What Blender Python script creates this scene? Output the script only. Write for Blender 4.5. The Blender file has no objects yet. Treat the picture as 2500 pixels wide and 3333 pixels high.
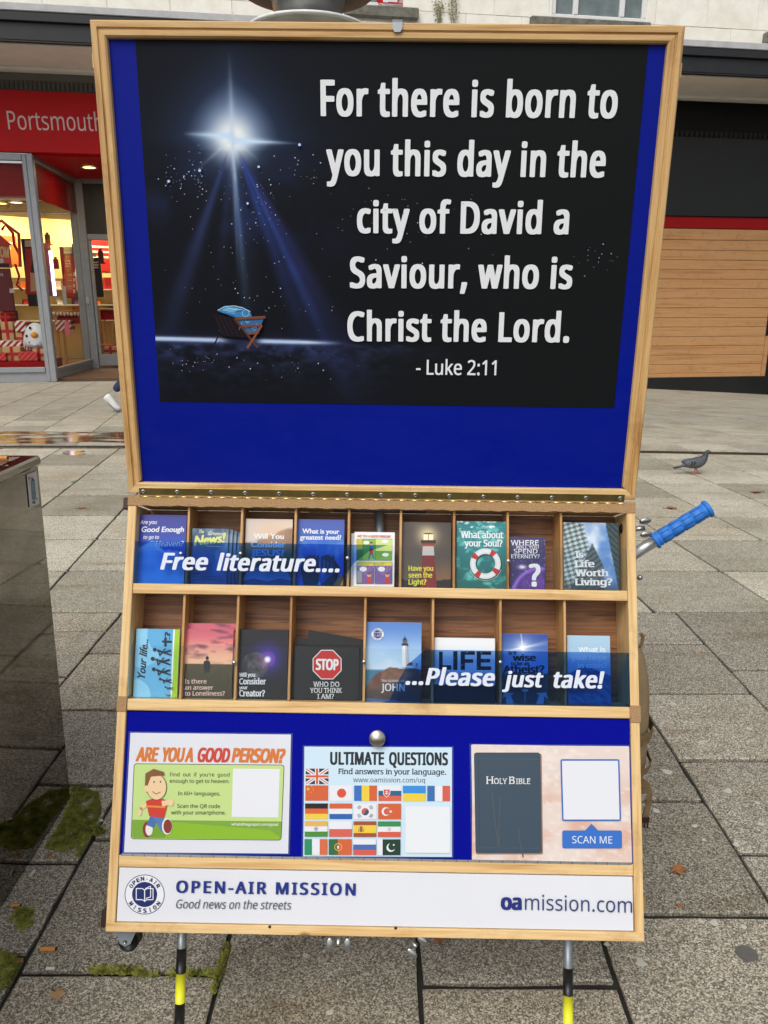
import bpy, bmesh, math, random
import numpy as np
from mathutils import Vector, Matrix
SC = bpy.context.scene
COL = SC.collection
rnd = random.Random(7)

# ------------------------------------------------------------------ camera, sky, sun, exposure
FOC, PITCH, CAMH = 2492.3, 0.26574, 1.5
cd = bpy.data.cameras.new('camera'); cam = bpy.data.objects.new('camera', cd); COL.objects.link(cam)
cam.location = (0, 0, CAMH); cam.rotation_euler = (math.pi/2-PITCH, 0, 0)
cd.sensor_fit = 'VERTICAL'; cd.sensor_height = 24.0; cd.lens = 24.0*FOC/3333.0
cd.clip_start = 0.05; cd.clip_end = 500
SC.camera = cam
W = bpy.data.worlds.new('World'); SC.world = W; W.use_nodes = True
wn = W.node_tree; bg = wn.nodes['Background']
sky = wn.nodes.new('ShaderNodeTexSky'); sky.sky_type = 'NISHITA'; sky.sun_disc = False
SUN_EL, SUN_AZ = math.radians(52), math.radians(205)
sky.sun_elevation = SUN_EL; sky.sun_rotation = SUN_AZ; sky.dust_density = 4.0; sky.air_density = 1.0; sky.ozone_density = 1.0
hs = wn.nodes.new('ShaderNodeHueSaturation'); hs.inputs['Saturation'].default_value = 0.22
wn.links.new(sky.outputs[0], hs.inputs['Color']); wn.links.new(hs.outputs[0], bg.inputs[0]); bg.inputs[1].default_value = 0.15
sd = bpy.data.lights.new('sun', 'SUN'); sd.energy = 1.2; sd.angle = math.radians(28); sd.color = (1, .97, .92)
sun = bpy.data.objects.new('sun', sd); COL.objects.link(sun)
# sun stands behind and to the left of the camera (sky rotation measured clockwise from +Y)
sdir = Vector((math.sin(SUN_AZ)*math.cos(SUN_EL), math.cos(SUN_AZ)*math.cos(SUN_EL), math.sin(SUN_EL)))
sun.rotation_euler = sdir.to_track_quat('Z', 'Y').to_euler()
vs = SC.view_settings
SC.display_settings.display_device = 'sRGB'
vs.view_transform = 'Standard'; vs.look = 'None'; vs.gamma = 1; vs.use_curve_mapping = False
vs.exposure = 0.0

# ------------------------------------------------------------------ frames and measuring
CP, SP = math.cos(PITCH), math.sin(PITCH)
def ray(px, py):
    return Vector((px-1250, FOC*CP-(py-1666.5)*SP, -FOC*SP-(py-1666.5)*CP))
class Frame:
    """a plane in the place: origin, right, up, out (towards the viewer)"""
    def __init__(s, o, X, V):
        s.o = Vector(o); s.X = Vector(X).normalized(); s.V = Vector(V).normalized(); s.N = s.X.cross(s.V).normalized()
        s.M = Matrix(((s.X.x, s.V.x, s.N.x, s.o.x), (s.X.y, s.V.y, s.N.y, s.o.y), (s.X.z, s.V.z, s.N.z, s.o.z), (0, 0, 0, 1)))
    def uv(s, p, w=0.0):
        d = ray(*p); c = Vector((0, 0, CAMH)); q = s.o+s.N*w
        t = (q-c).dot(s.N)/d.dot(s.N); h = c+d*t-s.o
        return (h.dot(s.X), h.dot(s.V))
def gnd(px, py, z=0.0):
    d = ray(px, py); t = (z-CAMH)/d.z; return (d.x*t, d.y*t)
def atY(px, py, Y):
    d = ray(px, py); t = Y/d.y; return Vector((d.x*t, Y, CAMH+d.z*t))
def reg(x0, y0, s):
    return lambda x, y: (x0+x*s, y0+y*s)

# ------------------------------------------------------------------ objects
WM = {}
def link(o, parent=None, M=None):
    COL.objects.link(o)
    M = M if M is not None else Matrix.Identity(4)
    if parent is not None:
        o.parent = parent; o.matrix_basis = WM[parent.name].inverted() @ M
    else:
        o.matrix_basis = M
    WM[o.name] = M
    return o
def tag(o, label=None, cat=None, group=None, kind=None):
    for k, v in (('label', label), ('category', cat), ('group', group), ('kind', kind)):
        if v: o[k] = v
    return o
def empty(name, loc, label, cat, group=None):
    o = bpy.data.objects.new(name, None); o.empty_display_size = .1
    return tag(link(o, None, Matrix.Translation(Vector(loc))), label, cat, group)
def mesh(name, V, F, mat, parent=None, M=None, smooth=False, cols=None, mats=None, midx=None):
    me = bpy.data.meshes.new(name); me.from_pydata([tuple(v) for v in V], [], F)
    for m in (mats or [mat]): me.materials.append(m)
    if midx: me.polygons.foreach_set('material_index', midx)
    if smooth: me.polygons.foreach_set('use_smooth', [True]*len(me.polygons))
    if cols is not None:
        a = me.color_attributes.new('Col', 'FLOAT_COLOR', 'POINT')
        a.data.foreach_set('color', np.asarray(cols, np.float32).ravel())
    me.update()
    return link(bpy.data.objects.new(name, me), parent, M)
class MB:
    def __init__(s): s.V = []; s.F = []; s.I = []
    def add(s, V, F, i=0):
        n = len(s.V); s.V += [tuple(v) for v in V]; s.F += [tuple(a+n for a in f) for f in F]; s.I += [i]*len(F); return s
    def box(s, x0, x1, y0, y1, z0, z1, b=0.0, i=0):
        if x0 > x1: x0, x1 = x1, x0
        if y0 > y1: y0, y1 = y1, y0
        if z0 > z1: z0, z1 = z1, z0
        b = min(b, (x1-x0)*.45, (y1-y0)*.45, (z1-z0)*.45)
        if b <= 0:
            V = [(x, y, z) for z in (z0, z1) for y in (y0, y1) for x in (x0, x1)]
            return s.add(V, [(0, 2, 3, 1), (4, 5, 7, 6), (0, 1, 5, 4), (2, 6, 7, 3), (0, 4, 6, 2), (1, 3, 7, 5)], i)
        V = []; idx = {}
        for sx in (0, 1):
            for sy in (0, 1):
                for sz in (0, 1):
                    X = (x0, x1)[sx]; Y = (y0, y1)[sy]; Z = (z0, z1)[sz]
                    xi = X+(b if not sx else -b); yi = Y+(b if not sy else -b); zi = Z+(b if not sz else -b)
                    for k, p in enumerate(((X, yi, zi), (xi, Y, zi), (xi, yi, Z))):
                        idx[(sx, sy, sz, k)] = len(V); V.append(p)
        F = []
        g = lambda sx, sy, sz, k: idx[(sx, sy, sz, k)]
        F += [(g(0,0,0,0), g(0,0,1,0), g(0,1,1,0), g(0,1,0,0)), (g(1,0,0,0), g(1,1,0,0), g(1,1,1,0), g(1,0,1,0)),
              (g(0,0,0,1), g(1,0,0,1), g(1,0,1,1), g(0,0,1,1)), (g(0,1,0,1), g(0,1,1,1), g(1,1,1,1), g(1,1,0,1)),
              (g(0,0,0,2), g(0,1,0,2), g(1,1,0,2), g(1,0,0,2)), (g(0,0,1,2), g(1,0,1,2), g(1,1,1,2), g(0,1,1,2))]
        for a in (0, 1):
            for c in (0, 1):
                F += [(g(a,c,0,0), g(a,c,0,1), g(a,c,1,1), g(a,c,1,0)), (g(a,0,c,0), g(a,0,c,2), g(a,1,c,2), g(a,1,c,0)), (g(0,a,c,1), g(0,a,c,2), g(1,a,c,2), g(1,a,c,1))]
                for e in (0, 1): F.append((g(a,c,e,0), g(a,c,e,1), g(a,c,e,2)))
        return s.add(V, F, i)
    def tube(s, pts, r, n=12, cap=True, i=0):
        P = [Vector(p) for p in pts]; R = r if isinstance(r, (list, tuple)) else [r]*len(P)
        V = []; F = []; up = None
        for k, p in enumerate(P):
            t = (P[min(k+1, len(P)-1)]-P[max(k-1, 0)]).normalized()
            if up is None: up = Vector((0, 0, 1)) if abs(t.z) < .9 else Vector((1, 0, 0))
            a = t.cross(up).normalized(); b = a.cross(t).normalized(); up = b
            for j in range(n):
                th = 2*math.pi*j/n; V.append(p+(a*math.cos(th)+b*math.sin(th))*R[k])
        for k in range(len(P)-1):
            for j in range(n):
                F.append((k*n+j, k*n+(j+1) % n, (k+1)*n+(j+1) % n, (k+1)*n+j))
        if cap: F += [tuple(range(n)), tuple(range((len(P)-1)*n, len(P)*n))[::-1]]
        return s.add(V, F, i)
    def lathe(s, prof, c=(0, 0, 0), n=32, i=0):
        V = []; F = []
        for (r, z) in prof:
            for j in range(n):
                th = 2*math.pi*j/n; V.append((c[0]+r*math.cos(th), c[1]+r*math.sin(th), c[2]+z))
        for k in range(len(prof)-1):
            for j in range(n): F.append((k*n+j, k*n+(j+1) % n, (k+1)*n+(j+1) % n, (k+1)*n+j))
        return s.add(V, F, i)
    def ell(s, c, r, n=16, m=10, i=0, f=None):
        V = []; F = []
        for a in range(m+1):
            ph = math.pi*a/m
            for j in range(n):
                th = 2*math.pi*j/n; d = Vector((math.sin(ph)*math.cos(th), math.sin(ph)*math.sin(th), math.cos(ph)))
                k = f(d) if f else 1
                V.append((c[0]+r[0]*d.x*k, c[1]+r[1]*d.y*k, c[2]+r[2]*d.z*k))
        for a in range(m):
            for j in range(n): F.append((a*n+j, (a+1)*n+j, (a+1)*n+(j+1) % n, a*n+(j+1) % n))
        return s.add(V, F, i)
    def prism(s, pts, z0, z1, i=0):
        A = sum(pts[k][0]*pts[(k+1) % len(pts)][1]-pts[(k+1) % len(pts)][0]*pts[k][1] for k in range(len(pts)))
        if A < 0: pts = pts[::-1]
        n = len(pts); V = [(p[0], p[1], z0) for p in pts]+[(p[0], p[1], z1) for p in pts]
        F = [tuple(range(n))[::-1], tuple(range(n, 2*n))]+[(k, (k+1) % n, n+(k+1) % n, n+k) for k in range(n)]
        return s.add(V, F, i)
    def build(s, name, mat, parent=None, M=None, smooth=False, mats=None):
        return mesh(name, s.V, s.F, mat, parent, M, smooth, mats=mats, midx=s.I if mats else None)

# ------------------------------------------------------------------ materials
def lin(c):
    return tuple(((x/255)/12.92 if x/255 <= .04045 else ((x/255+.055)/1.055)**2.4) for x in c)
def newmat(name):
    m = bpy.data.materials.new(name); m.use_nodes = True; nt = m.node_tree
    return m, nt, nt.nodes['Principled BSDF'], nt.nodes, nt.links
def coords(N, L, scale=(1, 1, 1), kind='Object', rand=False):
    tc = N.new('ShaderNodeTexCoord'); mp = N.new('ShaderNodeMapping'); mp.inputs['Scale'].default_value = scale
    if rand:
        oi = N.new('ShaderNodeObjectInfo'); ad = N.new('ShaderNodeVectorMath'); ad.operation = 'ADD'
        mu = N.new('ShaderNodeMath'); mu.operation = 'MULTIPLY'; mu.inputs[1].default_value = 37.0
        L.new(oi.outputs['Random'], mu.inputs[0]); L.new(tc.outputs[kind], ad.inputs[0]); L.new(mu.outputs[0], ad.inputs[1]); L.new(ad.outputs[0], mp.inputs[0])
    else: L.new(tc.outputs[kind], mp.inputs[0])
    return mp.outputs[0]
def noise(N, L, vec, scale, detail=4, rough=.55, dist=0):
    n = N.new('ShaderNodeTexNoise'); n.inputs['Scale'].default_value = scale; n.inputs['Detail'].default_value = detail
    n.inputs['Roughness'].default_value = rough; n.inputs['Distortion'].default_value = dist
    if vec is not None: L.new(vec, n.inputs['Vector'])
    return n.outputs[0]
def ramp(N, L, fac, stops):
    r = N.new('ShaderNodeValToRGB'); e = r.color_ramp.elements
    while len(e) < len(stops): e.new(.5)
    for k, (p, c) in enumerate(stops): e[k].position = p; e[k].color = (*c, 1)
    L.new(fac, r.inputs[0]); return r.outputs[0]
def mix(N, L, fac, a, b, mode='MIX'):
    m = N.new('ShaderNodeMix'); m.data_type = 'RGBA'; m.blend_type = mode
    for s, v in ((0, fac), (6, a), (7, b)):
        if hasattr(v, 'links') or isinstance(v, bpy.types.NodeSocket): L.new(v, m.inputs[s])
        elif s == 0: m.inputs[0].default_value = v
        else: m.inputs[s].default_value = (*v, 1)
    return m.outputs[2]
def bump(N, L, h, P, strength=.3, dist=.001):
    b = N.new('ShaderNodeBump'); b.inputs['Strength'].default_value = strength; b.inputs['Distance'].default_value = dist
    L.new(h, b.inputs['Height']); L.new(b.outputs[0], P.inputs['Normal'])
def plain(name, rgb, rough=.5, metal=0.0, var=.12, scale=8, bmp=0.0, bscale=200, spec=.5):
    m, nt, P, N, L = newmat(name); c = lin(rgb)
    v = coords(N, L, rand=True)
    n = noise(N, L, v, scale, 5)
    L.new(ramp(N, L, n, [(.3, tuple(x*(1-var) for x in c)), (.7, tuple(min(1, x*(1+var)) for x in c))]), P.inputs['Base Color'])
    P.inputs['Roughness'].default_value = rough; P.inputs['Metallic'].default_value = metal; P.inputs['Specular IOR Level'].default_value = spec
    if bmp: bump(N, L, noise(N, L, v, bscale, 3), P, bmp)
    return m
def wood(name, light, mid, dark, stretch, scale=1.0, rough=.45, knots=False):
    m, nt, P, N, L = newmat(name)
    v = coords(N, L, tuple(x*scale for x in stretch), rand=True)
    n1 = noise(N, L, v, 1.0, 3, .5, .6); n2 = noise(N, L, v, 5.0, 4, .6, .3)
    c1 = ramp(N, L, n1, [(.30, lin(dark)), (.42, lin(mid)), (.55, lin(light)), (.68, lin(mid))])
    c2 = ramp(N, L, n2, [(.3, (.84, .79, .72)), (.6, (1, 1, 1))])
    c = mix(N, L, .75, c1, c2, 'MULTIPLY')
    if knots:
        vv = coords(N, L, rand=True); vo = N.new('ShaderNodeTexVoronoi'); vo.inputs['Scale'].default_value = 3.1; L.new(vv, vo.inputs['Vector'])
        k = ramp(N, L, vo.outputs['Distance'], [(.022, (1, 1, 1)), (.05, (0, 0, 0))])
        c = mix(N, L, k, c, lin((95, 55, 25)))
    gv = coords(N, L, rand=True)
    c = mix(N, L, .8, c, ramp(N, L, noise(N, L, gv, 6, 6, .75), [(.28, (.66, .58, .48)), (.46, (1, 1, 1))]), 'MULTIPLY')
    L.new(c, P.inputs['Base Color']); P.inputs['Roughness'].default_value = rough
    bump(N, L, n2, P, .15, .0006)
    return m
def ink(name, rough, spec=.5, coat=0.0):
    m, nt, P, N, L = newmat(name)
    a = N.new('ShaderNodeAttribute'); a.attribute_name = 'Col'; L.new(a.outputs['Color'], P.inputs['Base Color'])
    P.inputs['Roughness'].default_value = rough; P.inputs['Specular IOR Level'].default_value = spec; P.inputs['Coat Weight'].default_value = coat
    return m
PINE_H = wood('pine_across', (230, 198, 144), (220, 182, 124), (196, 150, 92), (3, 70, 40), knots=True)
PINE_V = wood('pine_upright', (230, 198, 144), (220, 182, 124), (196, 150, 92), (70, 3, 40), knots=True)
PINE_LID_H = wood('oiled_pine_across', (216, 178, 120), (202, 160, 102), (168, 122, 70), (3, 70, 40), knots=True)
PINE_LID_V = wood('oiled_pine_upright', (216, 178, 120), (202, 160, 102), (168, 122, 70), (70, 3, 40), knots=True)
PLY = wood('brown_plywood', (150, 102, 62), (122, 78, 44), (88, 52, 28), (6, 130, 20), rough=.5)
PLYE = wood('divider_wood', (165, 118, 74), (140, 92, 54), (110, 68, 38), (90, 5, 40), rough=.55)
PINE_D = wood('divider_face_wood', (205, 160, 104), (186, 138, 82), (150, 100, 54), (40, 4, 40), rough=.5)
INK = ink('printed_ink', .5, .4)
INKG = ink('glossy_print', .38, .5)
INKM = ink('matt_print', .62, .12)
BLUE = plain('blue_board_paint', (2, 22, 134), .5, var=.06, scale=3, spec=.12)
_n = BLUE.node_tree; _N, _L = _n.nodes, _n.links
_L.new(ramp(_N, _L, noise(_N, _L, coords(_N, _L, (1, 3, 1)), 5, 6, .75, .5), [(.35, (.34,)*3), (.65, (.62,)*3)]), _N['Principled BSDF'].inputs['Roughness'])
m, nt, P, N, L = newmat('blue_felt'); v = coords(N, L)
L.new(ramp(N, L, noise(N, L, v, 900, 3, .8), [(.3, lin((2, 6, 116))), (.7, lin((8, 18, 158)))]), P.inputs['Base Color'])
P.inputs['Roughness'].default_value = .95; P.inputs['Specular IOR Level'].default_value = .1; bump(N, L, noise(N, L, v, 700, 4), P, .5, .001); FELTB = m
m, nt, P, N, L = newmat('tan_felt'); v = coords(N, L)
L.new(ramp(N, L, noise(N, L, v, 420, 5, .8), [(.3, lin((132, 98, 66))), (.7, lin((200, 165, 122)))]), P.inputs['Base Color'])
P.inputs['Roughness'].default_value = .98; P.inputs['Specular IOR Level'].default_value = .1; bump(N, L, noise(N, L, v, 500, 4), P, .9, .002); FELTT = m
BRASS = plain('brass', (205, 178, 112), .28, 1.0, .2, 30)
STEEL = plain('zinc_steel', (176, 178, 178), .32, 1.0, .12, 30)
NICKEL = plain('brushed_nickel', (190, 186, 176), .35, 1.0, .1, 60)
GALV = plain('grey_tube', (135, 142, 148), .45, .6, .12, 25)
ALU = plain('silver_tube', (196, 198, 200), .35, .85, .06, 30)
BLK = plain('black_paint', (18, 18, 20), .4, 0, .3, 40)
YEL = plain('yellow_tape', (228, 226, 40), .45, 0, .05, 20)
WHITEP = plain('white_panel', (218, 220, 226), .35, 0, .02, 4)
PAPER = plain('white_paper', (214, 216, 224), .4, 0, .02, 6)
LAM = plain('laminate_edge', (40, 56, 140), .2, 0, .05, 10)
GRIPM = plain('blue_rubber', (40, 118, 205), .55, 0, .06, 60, .2, 900)
DKBR = plain('dark_brown_metal', (58, 38, 30), .5, .4, .2, 40)
KHAKI = plain('khaki_canvas', (150, 130, 98), .9, 0, .18, 12, .5, 900, .2)
STRAP = plain('khaki_webbing', (126, 106, 76), .85, 0, .2, 60, .6, 1500, .2)

def clearmat(name, tint, refl=.05, rough=.06, ior=1.26, fixed=None):
    m, nt, P, N, L = newmat(name); N.remove(P)
    t = N.new('ShaderNodeBsdfTransparent'); t.inputs[0].default_value = (*tint, 1)
    g = N.new('ShaderNodeBsdfGlossy'); g.inputs['Roughness'].default_value = rough; g.inputs[0].default_value = (1, 1, 1, 1)
    fr = N.new('ShaderNodeFresnel'); fr.inputs['IOR'].default_value = ior
    ad = N.new('ShaderNodeMath'); ad.operation = 'ADD'; ad.inputs[1].default_value = refl; L.new(fr.outputs[0], ad.inputs[0])
    ms = N.new('ShaderNodeMixShader'); ms.inputs[0].default_value = fixed or 0
    if fixed is None: L.new(ad.outputs[0], ms.inputs[0])
    L.new(t.outputs[0], ms.inputs[1]); L.new(g.outputs[0], ms.inputs[2])
    L.new(ms.outputs[0], N['Material Output'].inputs['Surface'])
    return m
ACRYL = clearmat('clear_acrylic', (.94, .96, .97), .0, .12, 1.16)
TINT = clearmat('blue_film', (.23, .44, .80), .0, .15, 1.18)
SIDEGL = clearmat('side_window_glass', (.96, .97, .96), .0, .02, 1.1, .045)
GLASS = clearmat('shop_glass', (.94, .95, .94), .0, .02, 1.12)

# ------------------------------------------------------------------ lettering and prints
FP = bpy.utils.system_resource('DATAFILES')+'/fonts/'
FONTS = {'B': None}
def font(k):
    if k not in FONTS:
        try: FONTS[k] = bpy.data.fonts.load(FP+{'N': 'NotoSansHebrew-Regular.woff2', 'I': 'Inter.woff2'}[k])
        except Exception: FONTS[k] = None
    return FONTS[k]
TC = {}
def glyphs(body, fk, spacing=1.0):
    key = (body, fk, spacing)
    if key in TC: return TC[key]
    c = bpy.data.curves.new('lettering', 'FONT')
    f = font(fk)
    if f: c.font = f
    c.body = body; c.resolution_u = 3; c.space_character = spacing
    o = bpy.data.objects.new('lettering', c); me = o.to_mesh()
    V = np.array([v.co[:2] for v in me.vertices]).reshape(-1, 2); F = [tuple(p.vertices) for p in me.polygons]
    cnt = {}
    for f_ in F:
        for a, b in zip(f_, f_[1:]+f_[:1]): k = (min(a, b), max(a, b)); cnt[k] = cnt.get(k, 0)+1
    E = [k for k, n in cnt.items() if n == 1]
    o.to_mesh_clear(); bpy.data.objects.remove(o); bpy.data.curves.remove(c)
    TC[key] = (V, F, E); return TC[key]
def capheight(fk):
    V, F, E = glyphs('H', fk); return V[:, 1].max()
class Print:
    STEP = .00007
    def __init__(s, F, w): s.fr = F; s.w = w; s.V = []; s.F = []; s.C = []
    def uv(s, p): return s.fr.uv(p, s.w)
    def _add(s, P, F, col, n=None):
        k = len(s.V); s.w += s.STEP
        s.V += [(p[0], p[1], s.w) for p in P]; s.F += [tuple(a+k for a in f) for f in F]
        s.C += [(*[v_*.9 for v_ in lin(col)], 1)]*len(P)
    def poly(s, pts, col, raw=False):
        P = [tuple(p) if raw else s.uv(p) for p in pts]
        A = sum(P[k][0]*P[(k+1) % len(P)][1]-P[(k+1) % len(P)][0]*P[k][1] for k in range(len(P)))
        if A < 0: P = P[::-1]
        s._add(P, [tuple(range(len(P)))], col)
    def disk(s, c, r, col, n=20, ry=None, a0=0, a1=360):
        ry = ry or r; pts = [(c[0]+r*math.cos(math.radians(a0+(a1-a0)*k/n)), c[1]+ry*math.sin(math.radians(a0+(a1-a0)*k/n))) for k in range(n+(0 if a1-a0 == 360 else 1))]
        s.poly(pts, col)
    def ring(s, c, r0, r1, col, a0=0, a1=360, n=32):
        for k in range(n):
            t0 = math.radians(a0+(a1-a0)*k/n); t1 = math.radians(a0+(a1-a0)*(k+1)/n)
            w = s.w; s.poly([(c[0]+r*math.cos(t), c[1]+r*math.sin(t)) for r, t in ((r0, t0), (r1, t0), (r1, t1), (r0, t1))], col); s.w = w
        s.w += s.STEP
    def line(s, pts, wd, col):
        w = s.w
        for a, b in zip(pts, pts[1:]):
            dx, dy = b[0]-a[0], b[1]-a[1]; l = math.hypot(dx, dy) or 1; nx, ny = -dy/l*wd/2, dx/l*wd/2; ex, ey = dx/l*wd*.3, dy/l*wd*.3
            s.w = w; s.poly([(a[0]+nx-ex, a[1]+ny-ey), (b[0]+nx+ex, b[1]+ny+ey), (b[0]-nx+ex, b[1]-ny+ey), (a[0]-nx-ex, a[1]-ny-ey)], col)
        s.w += s.STEP
    def rect(s, a, b, col): s.poly([(a[0], a[1]), (b[0], a[1]), (b[0], b[1]), (a[0], b[1])], col)
    def text(s, body, p1, p2, cap, col, bold=0.0, fk='N', serif=0.0, shear=0.0, spacing=1.0, fixed=False):
        """baseline from p1 to p2, cap = height of a capital (both in photo pixels)"""
        V, F, E = glyphs(body, fk, spacing)
        if not len(V): return
        a = Vector(s.uv(p1)); b = Vector(s.uv(p2)); e = (b-a); wd = e.length; e.normalize(); q = Vector((-e.y, e.x))
        sc = wd/max(1e-6, math.hypot(p2[0]-p1[0], p2[1]-p1[1])); ch = capheight(fk)
        x0, x1 = V[:, 0].min()-bold, V[:, 0].max()+bold
        sx = wd/(x1-x0); sy = cap*sc/ch
        offs = [(0, 0)] if bold <= 0 else [(bold*dx, bold*dy) for dx, dy in ((1, .35), (-1, .35), (1, -.35), (-1, -.35), (1, 0), (-1, 0), (0, .45), (0, -.45))]
        VV = V.copy(); FF = list(F)
        if serif:
            ex = []; fx = []
            for i, j in E:
                A, B = V[i], V[j]
                l = abs(A[0]-B[0])
                if abs(A[1]-B[1]) < .004 and .03 < l < .26:
                    y = A[1]; up = 1 if abs(y) < .02 else (-1 if (abs(y-ch) < .03 or y > ch*.68) else 0)
                    if up == 0: continue
                    xa, xb = min(A[0], B[0])-serif, max(A[0], B[0])+serif; h = .042*up
                    k = len(V)+len(ex); ex += [(xa, y), (xb, y), (xb, y+h), (xa, y+h)]
                    fx.append((k, k+1, k+2, k+3) if up > 0 else (k+3, k+2, k+1, k))
            if ex: VV = np.vstack([V, np.array(ex)]); FF += fx
        w0 = s.w
        for n_, (dx, dy) in enumerate(offs):
            P = [a+e*((x+dx-x0+shear*y-0*shear)*sx)+q*((y+dy)*sy) for x, y in VV]
            s.w = w0+n_*.00001
            s._add(P, FF, col)
        s.w = w0+s.STEP*1.5
    def paint(s, rect, fn, nx, ny, ubreak=None):
        """a picture printed over the rectangle (u0,v0,u1,v1); fn(U,V) gives its sRGB"""
        u0, v0, u1, v1 = rect
        us = np.linspace(0, 1, nx+1) if ubreak is None else np.concatenate([np.linspace(0, ubreak[0], ubreak[1], endpoint=False), np.linspace(ubreak[0], 1, ubreak[2])])
        vv = np.linspace(0, 1, ny+1); U, Vv = np.meshgrid(us, vv)
        rgb = np.clip(np.stack(np.broadcast_arrays(*fn(U, Vv)), -1), 0, 255)/255.0
        c = np.where(rgb <= .04045, rgb/12.92, ((rgb+.055)/1.055)**2.4).reshape(-1, 3)
        s.w += s.STEP; k = len(s.V); n = len(us)
        X = u0+(u1-u0)*U; Y = v1+(v0-v1)*Vv
        s.V += [(x, y, s.w) for x, y in zip(X.ravel(), Y.ravel())]; s.C += [(*r, 1) for r in c]
        s.F += [(k+j*n+i, k+(j+1)*n+i, k+(j+1)*n+i+1, k+j*n+i+1) for j in range(ny) for i in range(n-1)]
    def build(s, name, mat, parent, M=None):
        return mesh(name, s.V, s.F, mat, parent, M if M is not None else s.fr.M, cols=s.C)

_rs = np.random.RandomState(3); _NT = _rs.rand(64, 64)
def vnoise(x, y):
    xi = np.floor(x).astype(int); yi = np.floor(y).astype(int); fx = x-xi; fy = y-yi
    fx = fx*fx*(3-2*fx); fy = fy*fy*(3-2*fy); g = lambda a, b: _NT[a % 64, b % 64]
    return (g(xi, yi)*(1-fx)+g(xi+1, yi)*fx)*(1-fy)+(g(xi, yi+1)*(1-fx)+g(xi+1, yi+1)*fx)*fy
def fbm(x, y, o=4):
    t = 0; a = .5
    for k in range(o): t = t+a*vnoise(x+k*17.3, y+k*9.1); x = x*2; y = y*2; a *= .5
    return t/(1-.5**o)
def sst(a, b, x): t = np.clip((x-a)/(b-a), 0, 1); return t*t*(3-2*t)
def lerpc(a, b, t): return [a[i]+(b[i]-a[i])*t for i in range(3)]
def over(base, col, m): return [base[i]*(1-m)+col[i]*m for i in range(3)]

# ================================================================== GROUND AND PAVING
def zg(x, y):   # the street falls gently to the right at the far side
    return -.0043*max(0, x)*max(0, y-4)
mortar = plain('mortar', (40, 38, 32), .95, 0, .4, 30, .6, 120)
GX = [-60, -20, -8, -4, 0, 4, 8, 14, 60]; GY = [-30, -5, 4, 8, 12, 16, 22, 80]
V = [(x, y, zg(min(x, 14), min(y, 22))-.012) for y in GY for x in GX]; n = len(GX)
ground = mesh('ground', V, [(j*n+i, j*n+i+1, (j+1)*n+i+1, (j+1)*n+i) for j in range(len(GY)-1) for i in range(n-1)], mortar)
tag(ground, 'dark mortar bed under the paving slabs', None, None, 'structure')

def slabmat(name, lo, hi, tint):
    m, nt, P, N, L = newmat(name)
    v = coords(N, L); vr = coords(N, L, rand=True)
    vo = N.new('ShaderNodeTexVoronoi'); vo.inputs['Scale'].default_value = 310; L.new(v, vo.inputs['Vector'])
    sx_ = N.new('ShaderNodeSeparateColor'); L.new(vo.outputs['Color'], sx_.inputs[0]); sp = sx_.outputs[0]; fine = noise(N, L, v, 620, 2, .7)
    c = ramp(N, L, sp, [(.04, lin(tuple(x*.70 for x in lo))), (.35, lin(lo)), (.75, lin(hi)), (.98, lin(tuple(min(255, x*1.20) for x in hi)))])
    c = mix(N, L, .55, c, ramp(N, L, fine, [(.36, (.66, .65, .62)), (.6, (1, 1, 1))]), 'MULTIPLY')
    big = noise(N, L, v, 1.6, 5, .6)
    c = mix(N, L, .8, c, ramp(N, L, big, [(.30, (.70, .68, .63)), (.54, (1, 1, 1))]), 'MULTIPLY')
    sv = coords(N, L, (1.2, 5, 1)); c = mix(N, L, .65, c, ramp(N, L, noise(N, L, sv, 1.3, 5, .7), [(.30, (.60, .50, .36)), (.46, (1, 1, 1))]), 'MULTIPLY')
    oi = N.new('ShaderNodeObjectInfo')
    c = mix(N, L, 1.0, c, ramp(N, L, oi.outputs['Random'], [(0, (tint[0]*.72, tint[1]*.71, tint[2]*.68)), (.35, tuple(x*.95 for x in tint)), (.7, (tint[0]*1.03, tint[1]*1.0, tint[2]*.95)), (1, tuple(x*1.2 for x in tint))]), 'MULTIPLY')
    L.new(c, P.inputs['Base Color']); P.inputs['Specular IOR Level'].default_value = .35
    L.new(ramp(N, L, big, [(.3, (.5,)*3), (.6, (.85,)*3)]), P.inputs['Roughness'])
    bump(N, L, sp, P, .35, .002)
    return m
SLAB_N = slabmat('granite_aggregate_slab', (134, 129, 118), (186, 180, 167), (.94, .93, .905))
SLAB_F = slabmat('pale_slab', (172, 168, 156), (212, 207, 194), (.88, .87, .83))
pave = empty('pavement', (0, 0, 0), 'pedestrian street paved with worn concrete slabs', None); pave['kind'] = 'structure'
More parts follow.
